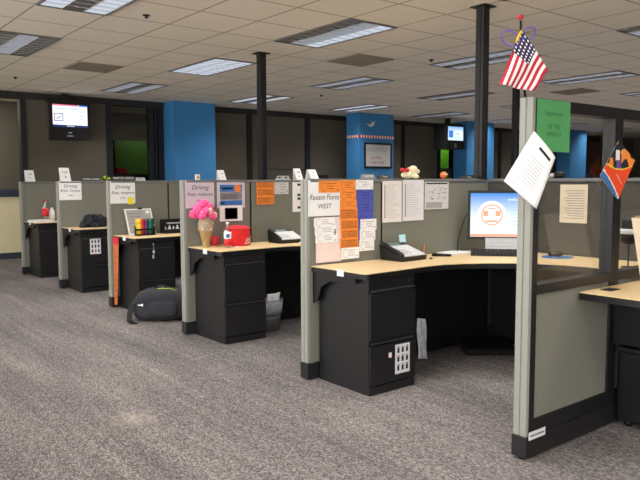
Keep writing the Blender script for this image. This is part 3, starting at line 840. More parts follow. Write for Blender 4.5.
# ------------------------------------------------------------------ small flag on a stick
FB = Vector((2.915, 2.025, 0))
t = thing('desk_flag', 'small stars and stripes flag on a stick atop the glazed panel', 'flag', (FB.x, FB.y, GT))
def fp(ax, z, d=0.0): return hang(FB, (ax-527)*.00515, z, d)
bm = B(); tube(bm, [(FB.x, FB.y, GT+.0), fp(522, 2.03), fp(521, 2.215)], .006, 8); obj('stick', bm, 'black', t)
bm = B(); ball(bm, fp(520.7, 2.232), .014); obj('finial', bm, 'redplastic', t, label='red ball on the stick')
A_, B_, C_, D_ = fp(521, 2.175, .02), fp(547, 1.975, .02), fp(533, 1.868, .03), fp(500.5, 1.905, .03)
NU, NV = 65, 60
def fcol(u, v):
    if u < 7/13 and v < .40:
        cu, cv = u*13/7*5, v/.4*6
        a, b = cu % 1-.5, cv % 1-.5
        return 2 if a*a+b*b < .07 else 1
    return 0 if int(u*13) % 2 == 0 else 2
bm = B()
sheet(bm, A_, B_, C_, D_, .0012, NU, NV, 0, lambda u, v: .012*math.sin(u*9+v*3)*(.2+v)+.006*math.sin(v*7), fcol)
obj('cloth', bm, ['darkred', 'navy', 'flagwhite'], t)
bm = B()
for s, c, rx, rz in ((-1, (510.8, 2.128), .047, .036), (1, (528.0, 2.150), .032, .030)):
    P = []
    for i in range(25):
        a = 2*PI*i/24; P.append(fp(c[0]+rx/.00515*math.cos(a), c[1]+rz*math.sin(a)+s*.012*math.cos(a), .012))
    tube(bm, P, .0035, 6)
obj('bow', bm, 'purple', t, label='purple pipe-cleaner bow')
bm = B(); tube(bm, [fp(521.5, 2.165, .015), fp(519.5, 2.15, .025), fp(517, 2.125, .025), fp(516, 2.105, .02)], .006, 6); obj('tie', bm, 'markyellow', t, label='yellow tie below the bow')

# ================================================================== MONITOR, PHONE, DESK ITEMS (near cubicle)
NV3 = Vector((-.77, -.638, 0)); RT = Vector((.638, -.77, 0))
MC = Vector((4.695, 3.485, 0))
t = thing('monitor', 'flat computer monitor showing a white page with an orange emblem', 'monitor', (MC.x, MC.y, DZ), rz=math.atan2(RT.y, RT.x))
# local frame: +x right, -y towards viewer, z up from desk
W2, Z0, Z1 = .262, .112, .522
obj('housing', bx(-W2, W2, .0, .055, Z0, Z1, bev=.01), 'black', t, world=False)
bm = B()
for a in ((-W2, W2, Z1-.022, Z1), (-W2, W2, Z0, Z0+.022), (-W2, -W2+.022, Z0+.022, Z1-.022), (W2-.022, W2, Z0+.022, Z1-.022)): box(bm, a[0], a[1], -.008, .0, a[2], a[3], 0, .002)
obj('bezel', bm, 'black', t, world=False)
scr = screen_mat('monitor_picture', (40, 140, 235), (236, 250, 252), 1.0)
bm = B(); box(bm, -W2+.022, W2-.022, -.003, 0, Z0+.022, Z1-.022, 0)
sc_ = obj('screen', bm, scr, t, world=False)
bm = B()
cx, cz = -.065, Z0+.205
lathe_pts = 28
def ring(bm, r0, r1, yv, mi):
    a = [bm.verts.new((cx+r0*math.cos(2*PI*i/28), yv, cz+r0*math.sin(2*PI*i/28))) for i in range(28)] if r0 > 0 else None
    b = [bm.verts.new((cx+r1*math.cos(2*PI*i/28), yv, cz+r1*math.sin(2*PI*i/28))) for i in range(28)]
    if a:
        for i in range(28): bm.faces.new((a[i], a[(i+1) % 28], b[(i+1) % 28], b[i])).material_index = mi
    else: bm.faces.new(b).material_index = mi
ring(bm, 0, .118, -.0034, 0); ring(bm, .078, .089, -.0038, 1)
for a in ((-.07, -.03, -.01, .035), (.03, .07, -.01, .035), (-.05, .05, -.060, -.045), (-.03, .03, .050, .060)): box(bm, cx+a[0], cx+a[1], -.0045, -.004, cz+a[2], cz+a[3], 1)
box(bm, -W2+.024, W2-.024, -.0042, -.0036, Z0+.024, Z0+.045, 1)
for i in range(5): box(bm, .09, .22-.03*(i % 2), -.0042, -.0036, Z0+.12+.03*i, Z0+.126+.03*i, 2)
add_text(bm, 'welcome', .04, lambda a, b: (.135+a, -.0046, Z1-.075+b), 0)
obj('page', bm, [emis('page_white', (250, 252, 255), 1.05), emis('page_orange', (244, 168, 132), 1.0), emis('page_blue', (196, 226, 240), .9)], sc_, world=False)
bm = B(); box(bm, -.03, .03, .05, .08, .01, .36, 0, .006); obj('stand', bm, 'black', t, world=False)
bm = B(); box(bm, -.13, .13, -.05, .13, .0005, .014, 0, .004); obj('base', bm, 'black', t, world=False)
bm = B(); tube(bm, [Vector((-.2, .06, .36)), Vector((-.27, .05, .32)), Vector((-.31, .03, .22)), Vector((-.335, .01, .10)), Vector((-.345, .0, .006))], .004, 6); obj('cable', bm, 'black', t, world=False)
# white notice propped in front of the stand
a0 = math.atan2(RT.y, RT.x)
def place(local_bm, name, mats, c, rz, label, cat, z=DZ, group=None):
    o = obj(name, local_bm, mats, world=False, label=label, cat=cat, group=group); o.location = (c[0], c[1], z); o.rotation_euler = (0, 0, rz); return o
bm = B()
prism(bm, [(-.012, .002), (-.008, .001), (.030, .128), (.026, .129)], 'x', -.13, .13)
for i in range(4): prism(bm, [(-.0105+.0085*i+.006, .022+.028*i), (-.0075+.0085*i+.0045, .034+.028*i), (-.0075+.0085*i+.006, .034+.028*i), (-.0105+.0085*i+.0075, .022+.028*i)], 'x', -.10, .10, 1)
c = MC+NV3*.085
place(bm, 'propped_notice', ['silver', 'inkgrey'], (c.x+.01, c.y-.01), a0, 'pale printed card propped under the monitor, behind the keyboard', 'card')
t = thing('keyboard', 'black computer keyboard in front of the monitor', 'keyboard', (MC.x+NV3.x*.20, MC.y+NV3.y*.20, DZ), rz=a0)
bm = B(); prism(bm, [(-.085, 0), (-.085, .016), (.085, .034), (.085, 0)], 'x', -.235, .235); obj('case', bm, 'black', t, world=False)
bm = B()
for r_ in range(5):
    for c_ in range(15):
        yv = -.07+.033*r_; zz = .0175+.0035*r_; x = -.222+.0297*c_
        box(bm, x, x+.025, yv, yv+.026, zz, zz+.012, 0)
obj('keys', bm, 'frame', t, world=False)
# phone
def phone(loc, rz, label, group=None):
    t = thing('desk_phone', label, 'phone', loc, 'desk phones', rz)
    bm = B(); prism(bm, [(-.115, 0), (-.125, .034), (.085, .100), (.115, .118), (.125, .108), (.105, 0)], 'x', -.135, .135); obj('body', bm, 'black', t, world=False)
    s = (.100-.034)/.21
    def F(yv): return .034+(yv+.125)*s
    bm = B(); 
    pr_ = [(-.118, F(-.118)+.0005), (.075, F(.075)+.0005), (.075, F(.075)+.006), (-.118, F(-.118)+.006)]
    prism(bm, pr_, 'x', -.108, .131); kp = obj('keypad', bm, 'keywhite', t, world=False, label='white key plate')
    bm = B()
    for i in range(6):
        for j in range(8):
            yv = -.108+.029*i
            if j < 3 or True:
                x = -.085+.026*j; zz = F(yv+.008)+.006
                box(bm, x, x+.017, yv, yv+.014, zz-.002, zz+.002, 1 if (j < 4 and 0 < i < 4) else 0)
    obj('key', bm, ['white', 'silver'], kp, world=False)
    bm = B(); prism(bm, [(.079, F(.079)+.001), (.110, F(.110)+.010), (.106, F(.106)+.016), (.077, F(.077)+.006)], 'x', -.06, .06); obj('display', bm, 'lcd', t, world=False, label='grey-green display strip')
    bm = B(); tube(bm, [(-.125, -.10, .05), (-.128, -.06, .070), (-.128, .04, .100), (-.125, .095, .122)], .015, 10); ball(bm, (-.124, -.095, .048), .020, 2, 0); ball(bm, (-.124, .09, .116), .022, 2, 0)
    obj('handset', bm, 'black', t, world=False)
    return t
ph = phone((3.732, 3.660, DZ), math.radians(3), 'black desk phone with white keys in the nearest cubicle')
bm = B(); sheet(bm, (3.802, 3.768, .952), (3.872, 3.766, .952), (3.875, 3.780, 1.012), (3.807, 3.782, 1.012), .001, 1, 1)
obj('sticky_note', bm, 'sky', loc=(3.838, 3.77, .952), label='pale blue sticky note on the top edge of the phone', cat='note')
dup(ph, (3.915, 5.47, DZ), 'black desk phone half hidden beyond the nearest end panel', rz=math.radians(-4))
bm = B(); cyl(bm, (4.05, 3.74, DZ+.004), (4.105, 3.785, DZ+.080), .0045, n=8); obj('pencil', bm, 'markorange', loc=(4.05, 3.74, DZ), label='orange pencil leaning behind the phone', cat='pencil')
t = thing('pen', 'black pen lying on the oak desk before the keyboard', 'pen', (4.125, 3.62, DZ))
bm = B(); cyl(bm, (4.075, 3.675, DZ+.0125), (4.165, 3.555, DZ+.0105), .012, .010, 10); obj('barrel', bm, 'black', t)
bm = B(); cyl(bm, (4.165, 3.555, DZ+.008), (4.178, 3.538, DZ+.008), .006, .001, 10); obj('tip', bm, 'metal', t)
bm = B(); lathe(bm, [(.012, 0), (.014, .003), (.012, .009), (.006, .011)], (3.92, 3.545, DZ), 12); obj('bottle_cap', bm, 'brown', loc=(3.92, 3.545, DZ), label='small dark cap on the desk in front of the phone', cat='cap')
bm = B(); 
for i in range(4): box(bm, -.14, .14, -.10, .10, .001+.002*i, .0026+.002*i, 0)
place(bm, 'paper_stack', 'white', (4.40, 3.71), math.radians(-8), 'thin stack of white papers left of the keyboard', 'paper')
bm = B(); box(bm, -.14, .14, .110, .117, .0005, .008, 0, .002); o = place(bm, 'red_ruler', 'redplastic', (4.385, 3.668), math.radians(-8), 'thin red ruler lying behind the white papers', 'ruler')
# mouse + pad on the return
bm = B(); prism(bm, arc((0, 0), .12, 0, 360, 27)[:-1], 'z', .0005, .004); place(bm, 'mouse_pad', 'posterblue', (4.76, 2.98), 0, 'blue mouse pad seen through the glass', 'mouse pad')
bm = B(); ball(bm, (0, 0, .018), .04, 3, 0, (1.0, 1.45, .62))
for v in bm.verts: v.co.z = max(0, v.co.z)
place(bm, 'computer_mouse', 'black', (4.78, 3.01), .7, 'black computer mouse seen through the glass', 'mouse', DZ+.0045)
# small device with white band behind the second pane
t = thing('desk_microphone', 'small black device with white band on a thin stem, right edge', 'device', (4.56, 2.31, DZ))
bm = B(); lathe(bm, [(.045, 0), (.045, .008), (.01, .012)], (4.56, 2.31, DZ+.0005), 16); cyl(bm, (4.56, 2.31, DZ+.01), (4.56, 2.31, DZ+.17), .006, n=8); obj('stem', bm, 'black', t)
bm = B(); lathe(bm, [(.035, 0), (.05, .01), (.055, .06), (.055, .10), (.045, .16), (.02, .18)], (4.56, 2.31, DZ+.165), 16); obj('head', bm, 'black', t)
bm = B(); lathe(bm, [(.0565, 0), (.0565, .035)], (4.56, 2.31, DZ+.235), 16); obj('band', bm, 'tag', t, label='white band')
# folders leaning at right edge
t = thing('file_folder', 'stack of cream and kraft folders leaning at the right edge', 'folder', (3.80, 1.72, DZ))
bm = B()
for i in range(5):
    x = 3.775+.012*i
    prism(bm, [(x+.085, DZ+.001), (x+.091, DZ+.001), (x-.045, 1.235), (x-.051, 1.235)], 'y', 1.60, 1.86)
obj('folders', bm, 'folderbrown', t)
bm = B(); prism(bm, [(3.845, DZ+.001), (3.852, DZ+.001), (3.707, 1.225), (3.700, 1.225)], 'y', 1.595, 1.865); obj('front_folder', bm, 'folder', t, label='cream front folder')
# plastic bag by near cabinet
bm = B(); sheet(bm, (3.462, 3.235, .185), (3.545, 3.235, .17), (3.525, 3.235, .46), (3.445, 3.235, .475), .012, 8, 10, 0, lambda u, v: .006*math.sin(u*9+v*7))
obj('plastic_bag', bm, 'liner', loc=(3.48, 3.235, .33), label='translucent plastic bag hanging beside the nearest drawer cabinet', cat='bag')
# sticker sheet on near cabinet
def sticker(x0, z0, yv, label, red):
    bm = B(); box(bm, x0, x0+.142, yv-.0012, yv-.0002, z0, z0+.205, 0)
    for i in range(3):
        for j in range(3):
            x = x0+.02+.042*i; z = z0+.022+.062*j
            box(bm, x, x+.02, yv-.0018, yv-.0012, z, z+.034, 1 if not (red and j == 0 and i == 1) else 2)
            box(bm, x, x+.022, yv-.0018, yv-.0012, z+.038, z+.044, 2 if (i+j) % 2 else 1)
    obj('sticker_sheet', bm, ['tag', 'ink', 'redplastic'], loc=(x0+.07, yv, z0+.1), label=label, cat='sticker')
sticker(3.232, .112, YN[1]-.561, 'white sticker sheet low on the nearest black cabinet', False)
bm = B(); box(bm, 3.170, 3.198, YN[1]-.5625, YN[1]-.5612, .238, .272); obj('sticker', bm, 'pinkish', loc=(3.18, YN[1]-.5612, .25), label='small pink sticker on the nearest cabinet, left of the sticker sheet', cat='sticker')
sticker(3.118, .500, YN[4]-.561, 'white sticker sheet on the cabinet under the dark clothing', True)
# foot rest in the dark under the corner desk
bm = B(); prism(bm, [(-.12, .0), (-.12, .05), (.12, .10), (.12, .0)], 'x', -.2, .2); place(bm, 'foot_rest', 'black', (4.58, 3.50), a0+.2, 'black foot rest in the shadow under the corner desk', 'foot rest', 0.0)

# ================================================================== P3 DESK: flowers, bottle, bag, bin
t = thing('vase', 'cream and gold patterned vase holding pink flowers', 'vase', (3.064, 5.545, DZ))
vx, vy = 3.064, 5.545
bm = B(); lathe(bm, [(.040, 0), (.042, .012), (.030, .025), (.042, .07), (.062, .15), (.074, .21), (.066, .25), (.050, .27), (.058, .29), (.052, .288), (.046, .26)], (vx, vy, DZ+.0005), 28, mis=[1, 1, 1, 1, 0, 0, 0, 0, 0, 0]); obj('body', bm, ['vase', 'gold'], t)
bm = B()
for i in range(10):
    a = i*.63; ball(bm, (vx+.066*math.cos(a), vy+.066*math.sin(a), DZ+.17+.05*(i % 2)), .010, 1, 0, (1, 1, 1.2), .3)
obj('relief', bm, 'palepink', t)
t = thing('flower_bouquet', 'bunch of bright pink flowers in the vase', 'flowers', (vx, vy, DZ+.27))
r = random.Random(3)
fl = [(-.02, 0, .20), (.07, -.02, .19), (-.095, -.03, .15), (.0, -.08, .13), (.10, .0, .12), (-.05, .06, .17), (.05, .07, .14), (-.10, .04, .09), (-.06, -.08, .08), (.09, -.06, .07), (.02, .02, .23), (-.13, -.02, .11)]
for i, (dx, dy, dz) in enumerate(fl):
    dx, dy, dz = dx*.74-.026, dy*.74, dz*.72-.022
    bm = B(); c = Vector((vx+dx, vy+dy, DZ+.27+dz-.01)); R_ = .037+.008*r.random()
    for v in ball(bm, c, R_, 3, 0, (1, 1, .85)):
        d = (v.co-c); n = noise.noise(d*70+Vector((i*3, 0, 0))); v.co = c+d*(1+.32*n+.1*math.sin(8*math.atan2(d.y, d.x)))
    for f in bm.faces: f.smooth = False
    obj('blossom', bm, 'pink', t)
    bm = B(); tube(bm, [(vx+dx*.1, vy+dy*.1, DZ+.20), (vx+dx*.5, vy+dy*.5, DZ+.30), tuple(c)], .004, 6); obj('stem', bm, 'leaf', t)
for i in range(7):
    a = i*.95; c = Vector((vx+.085*math.cos(a), vy+.085*math.sin(a), DZ+.295+.02*(i % 3)))
    bm = B(); ball(bm, c, .026, 2, 0, (1, .6, 1.2), .5); obj('pale_blossom', bm, 'palepink', t, label='small pale blossom')
def bottle(name, label, x, y, h, r_, liquid, labelmat, capmat, z=DZ, lo=.10):
    t = thing(name, label, 'bottle', (x, y, z)); z += .0005
    bm = B(); lathe(bm, [(r_*.8, 0), (r_, h*.03), (r_, h*.3), (r_*.96, h*.45), (r_, h*.6), (r_*.85, h*.72), (r_*.45, h*.86), (r_*.38, h*.93)], (x, y, z), 20); obj('body', bm, liquid, t)
    bm = B(); lathe(bm, [(r_*1.02, h*lo), (r_*1.02, h*.40), (r_*1.02, h*.62)], (x, y, z), 20); lb = obj('wrapper', bm, labelmat, t, label='printed wrapper')
    bm = B(); lathe(bm, [(r_*.44, h*.925), (r_*.44, h*.995), (r_*.3, h)], (x, y, z), 16); obj('cap', bm, capmat, t)
    return t
bottle('water_bottle', 'clear water bottle with blue and red wrapper left of the red bag', 3.185, 5.36, .235, .034, 'petclear', 'white', 'white')
bm = B(); cyl(bm, (3.166, 5.325, DZ+.112), (3.1655, 5.3225, DZ+.112), .019, n=14, mi=0); lathe(bm, [(.0355, .022), (.0355, .085)], (3.185, 5.36, DZ), 20, 1)
o = obj('wrapper_print', bm, ['posterblue', 'redplastic'], label='blue roundel and red band')
wb = [x for x in bpy.data.objects if x.name.startswith('water_bottle')][0]
o.parent = wb; o.location = -Vector(wb.location)
bm = B(); lathe(bm, [(.030, 0), (.036, .005), (.042, .085), (.038, .085)], (3.215, 5.645, DZ+.0005), 20); obj('red_cup', bm, 'redplastic', loc=(3.215, 5.645, DZ), label='small dark red cup behind the water bottle', cat='cup')
t = thing('lunch_bag', 'round red cloth bag with white script on the flower desk', 'bag', (3.375, 5.50, DZ))
bm = B(); n = 40
prof = [(.128, 0), (.138, .01), (.140, .10), (.136, .16), (.130, .172), (.10, .184), (.04, .190)]
lathe(bm, [(a*.93, b) for a, b in prof], (3.375, 5.50, DZ+.0005), n, sx=1.0, sy=.78)
for v in bm.verts: v.co += (v.co-Vector((3.375, 5.5, v.co.z)))*.05*noise.noise(v.co*14)
obj('body', bm, 'red', t)
bm = B(); tube(bm, [(3.375+.129*math.cos(a), 5.50+.129*.78*math.sin(a), DZ+.165) for a in [2*PI*i/32 for i in range(33)]], .005, 6); obj('seam', bm, 'redplastic', t)
bm = B()
def onbag(a, b):
    th = -PI/2+.55+a/.13
    return (3.375+.1365*math.cos(th), 5.50+.1365*.785*math.sin(th), DZ+.06+b+a*.25)
add_text(bm, 'Style', .06, onbag, 0, .35)
tube(bm, [onbag(-.06+.012*i, -.03+.004*math.sin(i)) for i in range(11)], .002, 5)
obj('script', bm, 'flagwhite', t, label='white script lettering')
bm = B(); box(bm, -.022, .022, -.012, .012, .0004, .01, 0, .003); place(bm, 'eraser', 'pinkish', (3.27, 5.335), .2, 'small pale eraser between the bottle and red bag', 'eraser')
bm = B()
for i in range(3): box(bm, -.14, .14, -.10, .10, .001+.003*i, .0035+.003*i, 0)
place(bm, 'paper_stack', 'white', (4.14, 5.27), .3, 'white papers beside the half-hidden phone', 'paper')
def bin_(x, y, label, paperup):
    t = thing('waste_bin', label, 'bin', (x, y, 0), 'waste bins')
    bm = B(); prof = [(.10, 0), (.135, .30), (.128, .30), (.095, .01)]
    lathe(bm, prof, (x, y, .0005), 24, sx=1, sy=.75); obj('body', bm, 'binplastic', t)
    bm = B(); lathe(bm, [(.136, .17), (.139, .23), (.140, .305), (.124, .30), (.115, .12)], (x, y, .0005), 24, sx=1, sy=.76)
    for v in bm.verts: v.co += Vector((noise.noise(v.co*40), noise.noise(v.co*40+Vector((5, 0, 0))), noise.noise(v.co*30)))*.006
    obj('liner', bm, 'liner', t, label='crinkled plastic liner')
    if paperup:
        bm = B(); sheet(bm, (x-.06, y-.03, .13), (x+.05, y-.05, .13), (x+.09, y-.06, .37), (x-.05, y-.04, .36), .002, 6, 6, 0, lambda u, v: .01*math.sin(u*7+v*4)); obj('paper', bm, 'white', t)
    return t
bin_(3.64, 5.36, 'waste bin with pale liner beside the flower desk cabinet', True)
bin_(3.62, 7.22, 'grey waste bin behind the backpack, beside the markers cabinet', False)

# ================================================================== P4 DESK
t = thing('leaning_board', 'white-framed grey board leaning on the panel behind the markers', 'board', (3.24, 7.42, DZ))
lean = lambda u, v, d: Vector((3.075+.325*u+.0*v+.02*(1-v)*1.0, 7.395+.085*v-d, DZ+.001+.295*v))
def lbox(bm, u0, u1, v0, v1, d0, d1, mi=0):
    c = [bm.verts.new(lean(u, v, d)) for d in (d0, d1) for (u, v) in ((u0, v0), (u1, v0), (u1, v1), (u0, v1))]
    fs = [(0, 1, 2, 3), (7, 6, 5, 4), (0, 4, 5, 1), (1, 5, 6, 2), (2, 6, 7, 3), (3, 7, 4, 0)]
    for f in fs: bm.faces.new([c[i] for i in f]).material_index = mi
bm = B()
for a in ((0, 1, .0, .05), (0, 1, .95, 1), (0, .045, .05, .95), (.955, 1, .05, .95)): lbox(bm, *a, .0, .014)
obj('frame', bm, 'white', t, label='white frame')
bm = B(); lbox(bm, .045, .955, .05, .95, .002, .008)
for i in range(5): lbox(bm, .12, .6-.05*(i % 2), .80-.12*i, .825-.12*i, .0081, .009, 1)
lbox(bm, .78, .92, .80, .92, .0081, .009, 2)
obj('face', bm, ['boardgrey', 'inkgrey', 'white'], t)
bm = B(); lbox(bm, .5, .66, .97, 1.04, -.003, .018); obj('clip', bm, 'frame', t, label='black clip on the top edge')
t = thing('marker_case', 'black case holding a row of coloured markers', 'case', (3.215, 7.24, DZ))
x0, x1 = 3.108, 3.330
bm = B(); box(bm, x0, x1, 7.215, 7.219, DZ+.0005, DZ+.075); box(bm, x0, x1, 7.259, 7.263, DZ+.0005, DZ+.12); box(bm, x0, x1, 7.215, 7.263, DZ+.0005, DZ+.005); box(bm, x0-.004, x0, 7.215, 7.263, DZ+.0005, DZ+.10); box(bm, x1, x1+.004, 7.215, 7.263, DZ+.0005, DZ+.10)
# see-through pocket: only a dark band and base remain opaque
bmesh.ops.delete(bm, geom=[v for v in bm.verts if abs(v.co.y-7.217) < .003 and x0-.001 < v.co.x < x1+.001], context='VERTS')
box(bm, x0, x1, 7.214, 7.218, DZ+.0005, DZ+.016); box(bm, x0, x1, 7.214, 7.218, DZ+.058, DZ+.078)
obj('body', bm, 'black', t)
cols = [('markyellow', 'yellow marker at the left end of the black case'), ('marklight', 'pale yellow marker, second from left in the case'), ('yellow', 'bright yellow marker, third from left in the case'), ('markorange', 'orange marker, fourth from left in the case'), ('redplastic', 'red marker, fifth from left in the case'), ('maroon', 'maroon marker, middle of the case'), ('violet', 'violet marker right of the maroon one'), ('markblue', 'navy marker left of the teal one'), ('teal', 'teal marker near the right end of the case'), ('markgreen', 'dark green marker, second from the right end'), ('ink', 'black marker at the right end of the case')]
proto = None
for i, (m_, lb) in enumerate(cols):
    x = x0+.010+.0202*i
    t = thing('marker', lb, 'marker', (x, 7.239, DZ+.0055), 'coloured markers in the case')
    bm = B(); cyl(bm, (0, 0, 0), (0, 0, .125), .0092, n=12); obj('barrel', bm, m_, t, world=False)
    bm = B(); cyl(bm, (0, 0, .1255), (0, 0, .185), .0096, .0088, 12); obj('cap', bm, m_, t, world=False)
t = thing('desk_rack', 'black rack with a row of white pieces, right of the markers', 'rack', (3.62, 7.36, DZ))
bm = B(); box(bm, 3.49, 3.76, 7.30, 7.306, DZ+.0005, DZ+.05); box(bm, 3.49, 3.76, 7.41, 7.416, DZ+.0005, DZ+.165); box(bm, 3.49, 3.496, 7.306, 7.41, DZ+.0005, DZ+.165); box(bm, 3.754, 3.76, 7.306, 7.41, DZ+.0005, DZ+.165); box(bm, 3.496, 3.754, 7.306, 7.41, DZ+.0005, DZ+.006); box(bm, 3.496, 3.754, 7.36, 7.41, DZ+.10, DZ+.106); box(bm, 3.496, 3.754, 7.357, 7.361, DZ+.006, DZ+.11)
obj('shelf', bm, 'black', t)
for i in range(5):
    bm = B(); box(bm, 3.508+.05*i, 3.538+.05*i, 7.325, 7.35, DZ+.0065, DZ+.05+.02*(i % 2), 0, .003); cyl(bm, (3.523+.05*i, 7.338, DZ+.05), (3.523+.05*i, 7.338, DZ+.08+.015*(i % 2)), .008, n=8)
    obj('white_piece', bm, 'tag', t)
bm = B(); box(bm, 3.56, 3.75, 7.365, 7.405, DZ+.107, DZ+.125, 0, .003); obj('top_item', bm, 'silver', t)
# keys hanging in the cabinet lock
t = thing('hanging_keys', 'keys and tag hanging from the markers cabinet front', 'keys', (3.171, YN[3]-.5655, .757))
yk = YN[3]-.566
bm = B(); tube(bm, [(3.171+.0*i, yk-.006, .757-.03*i) for i in range(5)], .003, 6); obj('cord', bm, 'inkgrey', t)
bm = B(); box(bm, 3.160, 3.184, yk-.009, yk-.006, .655, .69, 0); box(bm, 3.155, 3.176, yk-.0095, yk-.0065, .60, .636, 0); obj('tag', bm, 'silver', t)
bm = B(); cyl(bm, (3.171, yk+.004, .757), (3.171, yk-.008, .757), .01, n=12); obj('hook', bm, 'metal', t)
# orange strip banner beside the end panel
bm = B(); sheet(bm, (2.931, YN[3]-.024, .035), (2.931, YN[3]-.105, .05), (2.930, YN[3]-.19, .735), (2.930, YN[3]-.03, .735), .002, 6, 16, 0)
sheet(bm, (2.930, YN[3]-.03, .7355), (2.930, YN[3]-.19, .7355), (2.930, YN[3]-.19, .815), (2.930, YN[3]-.03, .815), .002, 2, 2, 1)
for i in range(9): box(bm, 2.9255+.0002*i, 2.9275, YN[3]-.10+.004*(i % 3), YN[3]-.06, .12+.065*i, .155+.065*i, 2)
bm2 = bm
obj('banner_strip', bm2, ['banner', 'redplastic', 'bannerink'], loc=(2.93, YN[3]-.1, .42), label='tall orange strip with red top hanging beside the markers cabinet', cat='banner')
# backpack
t = thing('backpack', 'black backpack lying on the carpet before the markers cabinet', 'backpack', (3.06, 6.53, 0), rz=math.atan2(-.6223, .7828))
bm = B()
rr = bmesh.ops.create_cube(bm, size=1); bmesh.ops.subdivide_edges(bm, edges=bm.edges[:], cuts=9, use_grid_fill=True)
def se(v, e): return math.copysign(abs(v)**e, v)
for v in bm.verts:
    p = v.co*2
    l = (abs(p.x)**4.5+abs(p.y)**3.6+abs(p.z)**4.5)**(1/4.2); p = p/l
    z = p.z
    taper = 1-.12*max(0, -p.x)
    q = Vector((p.x*.285, p.y*.17*taper, (z+1)*.168*(1-.30*max(0, -p.x)**3-.16*max(0, p.x)**2)))
    k = noise.noise(q*9)*.014; q += Vector((p.x*k, p.y*k, p.z*k*.8)); q.z = max(.001, q.z)
    v.co = q
for f in bm.faces: f.smooth = True
obj('body', bm, 'bag', t, world=False)
bm = B()
rr = bmesh.ops.create_cube(bm, size=1); bmesh.ops.subdivide_edges(bm, edges=bm.edges[:], cuts=5, use_grid_fill=True)
for v in bm.verts:
    p = v.co*2; l = (abs(p.x)**4+abs(p.y)**4+abs(p.z)**4)**.25; p = p/l
    v.co = Vector((.06+p.x*.15, -.150+p.y*.045, .135+p.z*.085))
for f in bm.faces: f.smooth = True
obj('pocket', bm, 'bag', t, world=False)
bm = B(); P = [(-.20, -.10, .235), (-.25, -.155, .19), (-.27, -.19, .11), (-.275, -.21, .03), (-.24, -.245, .012), (-.20, -.27, .010)]
for a, b in zip(P, P[1:]):
    a, b = Vector(a), Vector(b); s_ = Vector((.026, 0.01, 0))
    sheet(bm, a-s_, a+s_, b+s_, b-s_, .008, 1, 1)
obj('strap', bm, 'black', t, world=False, label='loose shoulder strap')
bm = B(); tube(bm, [(-.04, -.02, .325), (-.02, -.03, .36), (.05, -.03, .36), (.07, -.02, .325)], .008, 8); obj('handle', bm, 'black', t, world=False)
bm = B(); tube(bm, [(-.02, -.06, .330), (.05, -.07, .337), (.12, -.065, .332), (.18, -.06, .315)], .004, 6); obj('zip', bm, 'ribbon', t, world=False, label='dull yellow zip cord')
bm = B(); sheet(bm, (-.205, -.15, .175), (-.145, -.165, .165), (-.145, -.158, .19), (-.205, -.143, .202), .004, 2, 2); obj('logo_patch', bm, 'tag', t, world=False, label='white logo patch')

# ================================================================== P5 / P6 DESKS
t = thing('clothing_pile', 'crumpled dark jacket heaped on the second farthest desk', 'clothing', (3.30, 9.07, DZ))
bm = B()
for (dx, dy, dz, r_) in ((-.12, .0, .03, .055), (-.05, .02, .055, .07), (.03, .03, .075, .085), (.10, .0, .07, .08), (.15, .05, .05, .07), (.0, -.06, .04, .06), (.08, -.07, .035, .06), (-.17, -.02, .015, .035)):
    ball(bm, (3.30+dx, 9.07+dy, DZ+dz), r_*.85, 3, 0, (1, 1, .9), .7)
for v in bm.verts: v.co.z = max(DZ+.001, v.co.z)
o = obj('jacket', bm, 'cloth', t)
md = o.modifiers.new('m', 'REMESH'); md.mode = 'VOXEL'; md.voxel_size = .008
tx = bpy.data.textures.new('folds', 'CLOUDS'); tx.noise_scale = .055
md2 = o.modifiers.new('d', 'DISPLACE'); md2.texture = tx; md2.strength = .075; md2.mid_level = .38
bm = B()
for i in range(5):
    a = i*1.2; tube(bm, [(3.30+.05*math.cos(a), 9.05+.05*math.sin(a), DZ+.155), (3.30+.11*math.cos(a+.3), 9.04+.09*math.sin(a+.3), DZ+.15), (3.30+.16*math.cos(a+.5), 9.03+.11*math.sin(a+.5), DZ+.05)], .022, 8)
obj('sleeve_fold', bm, 'cloth', t)
bottle('soda_bottle', 'soda bottle with red wrapper on the farthest desk', 3.24, 11.0, .33, .052, 'petclear', 'redplastic', 'redplastic', lo=.24)
t = bottle('cleaner_bottle', 'white and blue bottle right of the soda bottle', 3.345, 11.02, .23, .045, 'white', 'white', 'posterblue')
bm = B()
for i in range(7): box(bm, -.15, .15, -.11, .11, .001+.005*i, .0055+.005*i, 0)
place(bm, 'paper_stack', 'white', (3.10, 10.78), .15, 'white paper stack on the farthest desk by the aisle', 'paper')

# ================================================================== THINGS ON TOP OF THE PANELS
def tent(x, y, label, w, h, txt, lean_=.0):
    bm = B(); z = PH+.0005; d = .035
    sheet(bm, (x, y-d, z), (x+w, y-d, z), (x+w-lean_, y-.004, z+h), (x-lean_, y-.004, z+h), .0015, 1, 1, 0)
    sheet(bm, (x, y+d, z), (x+w, y+d, z), (x+w-lean_, y+.004, z+h), (x-lean_, y+.004, z+h), .0015, 1, 1, 0)
    def fn(cz): return lambda a, b: (x+w/2-lean_*(cz+b)/h+a, y-d+(d-.004)*(cz+b)/h-.0022, z+cz+b)
    add_text(bm, txt[0], h*.26, fn(h*.66), 1, 0, w*.8); add_text(bm, txt[1], h*.24, fn(h*.30), 1)
    obj('tent_card', bm, ['white', 'ink'], loc=(x+w/2, y, PH), label=label, cat='card', group='white tent cards on panel tops')
tent(3.005, 11.135, 'white tent card on top of the farthest end panel', .135, .175, ('116', 'F'), .018)
tent(2.965, 9.325, 'white tent card on the end panel above the dark clothing sign', .130, .180, ('11A', 'B'), .022)
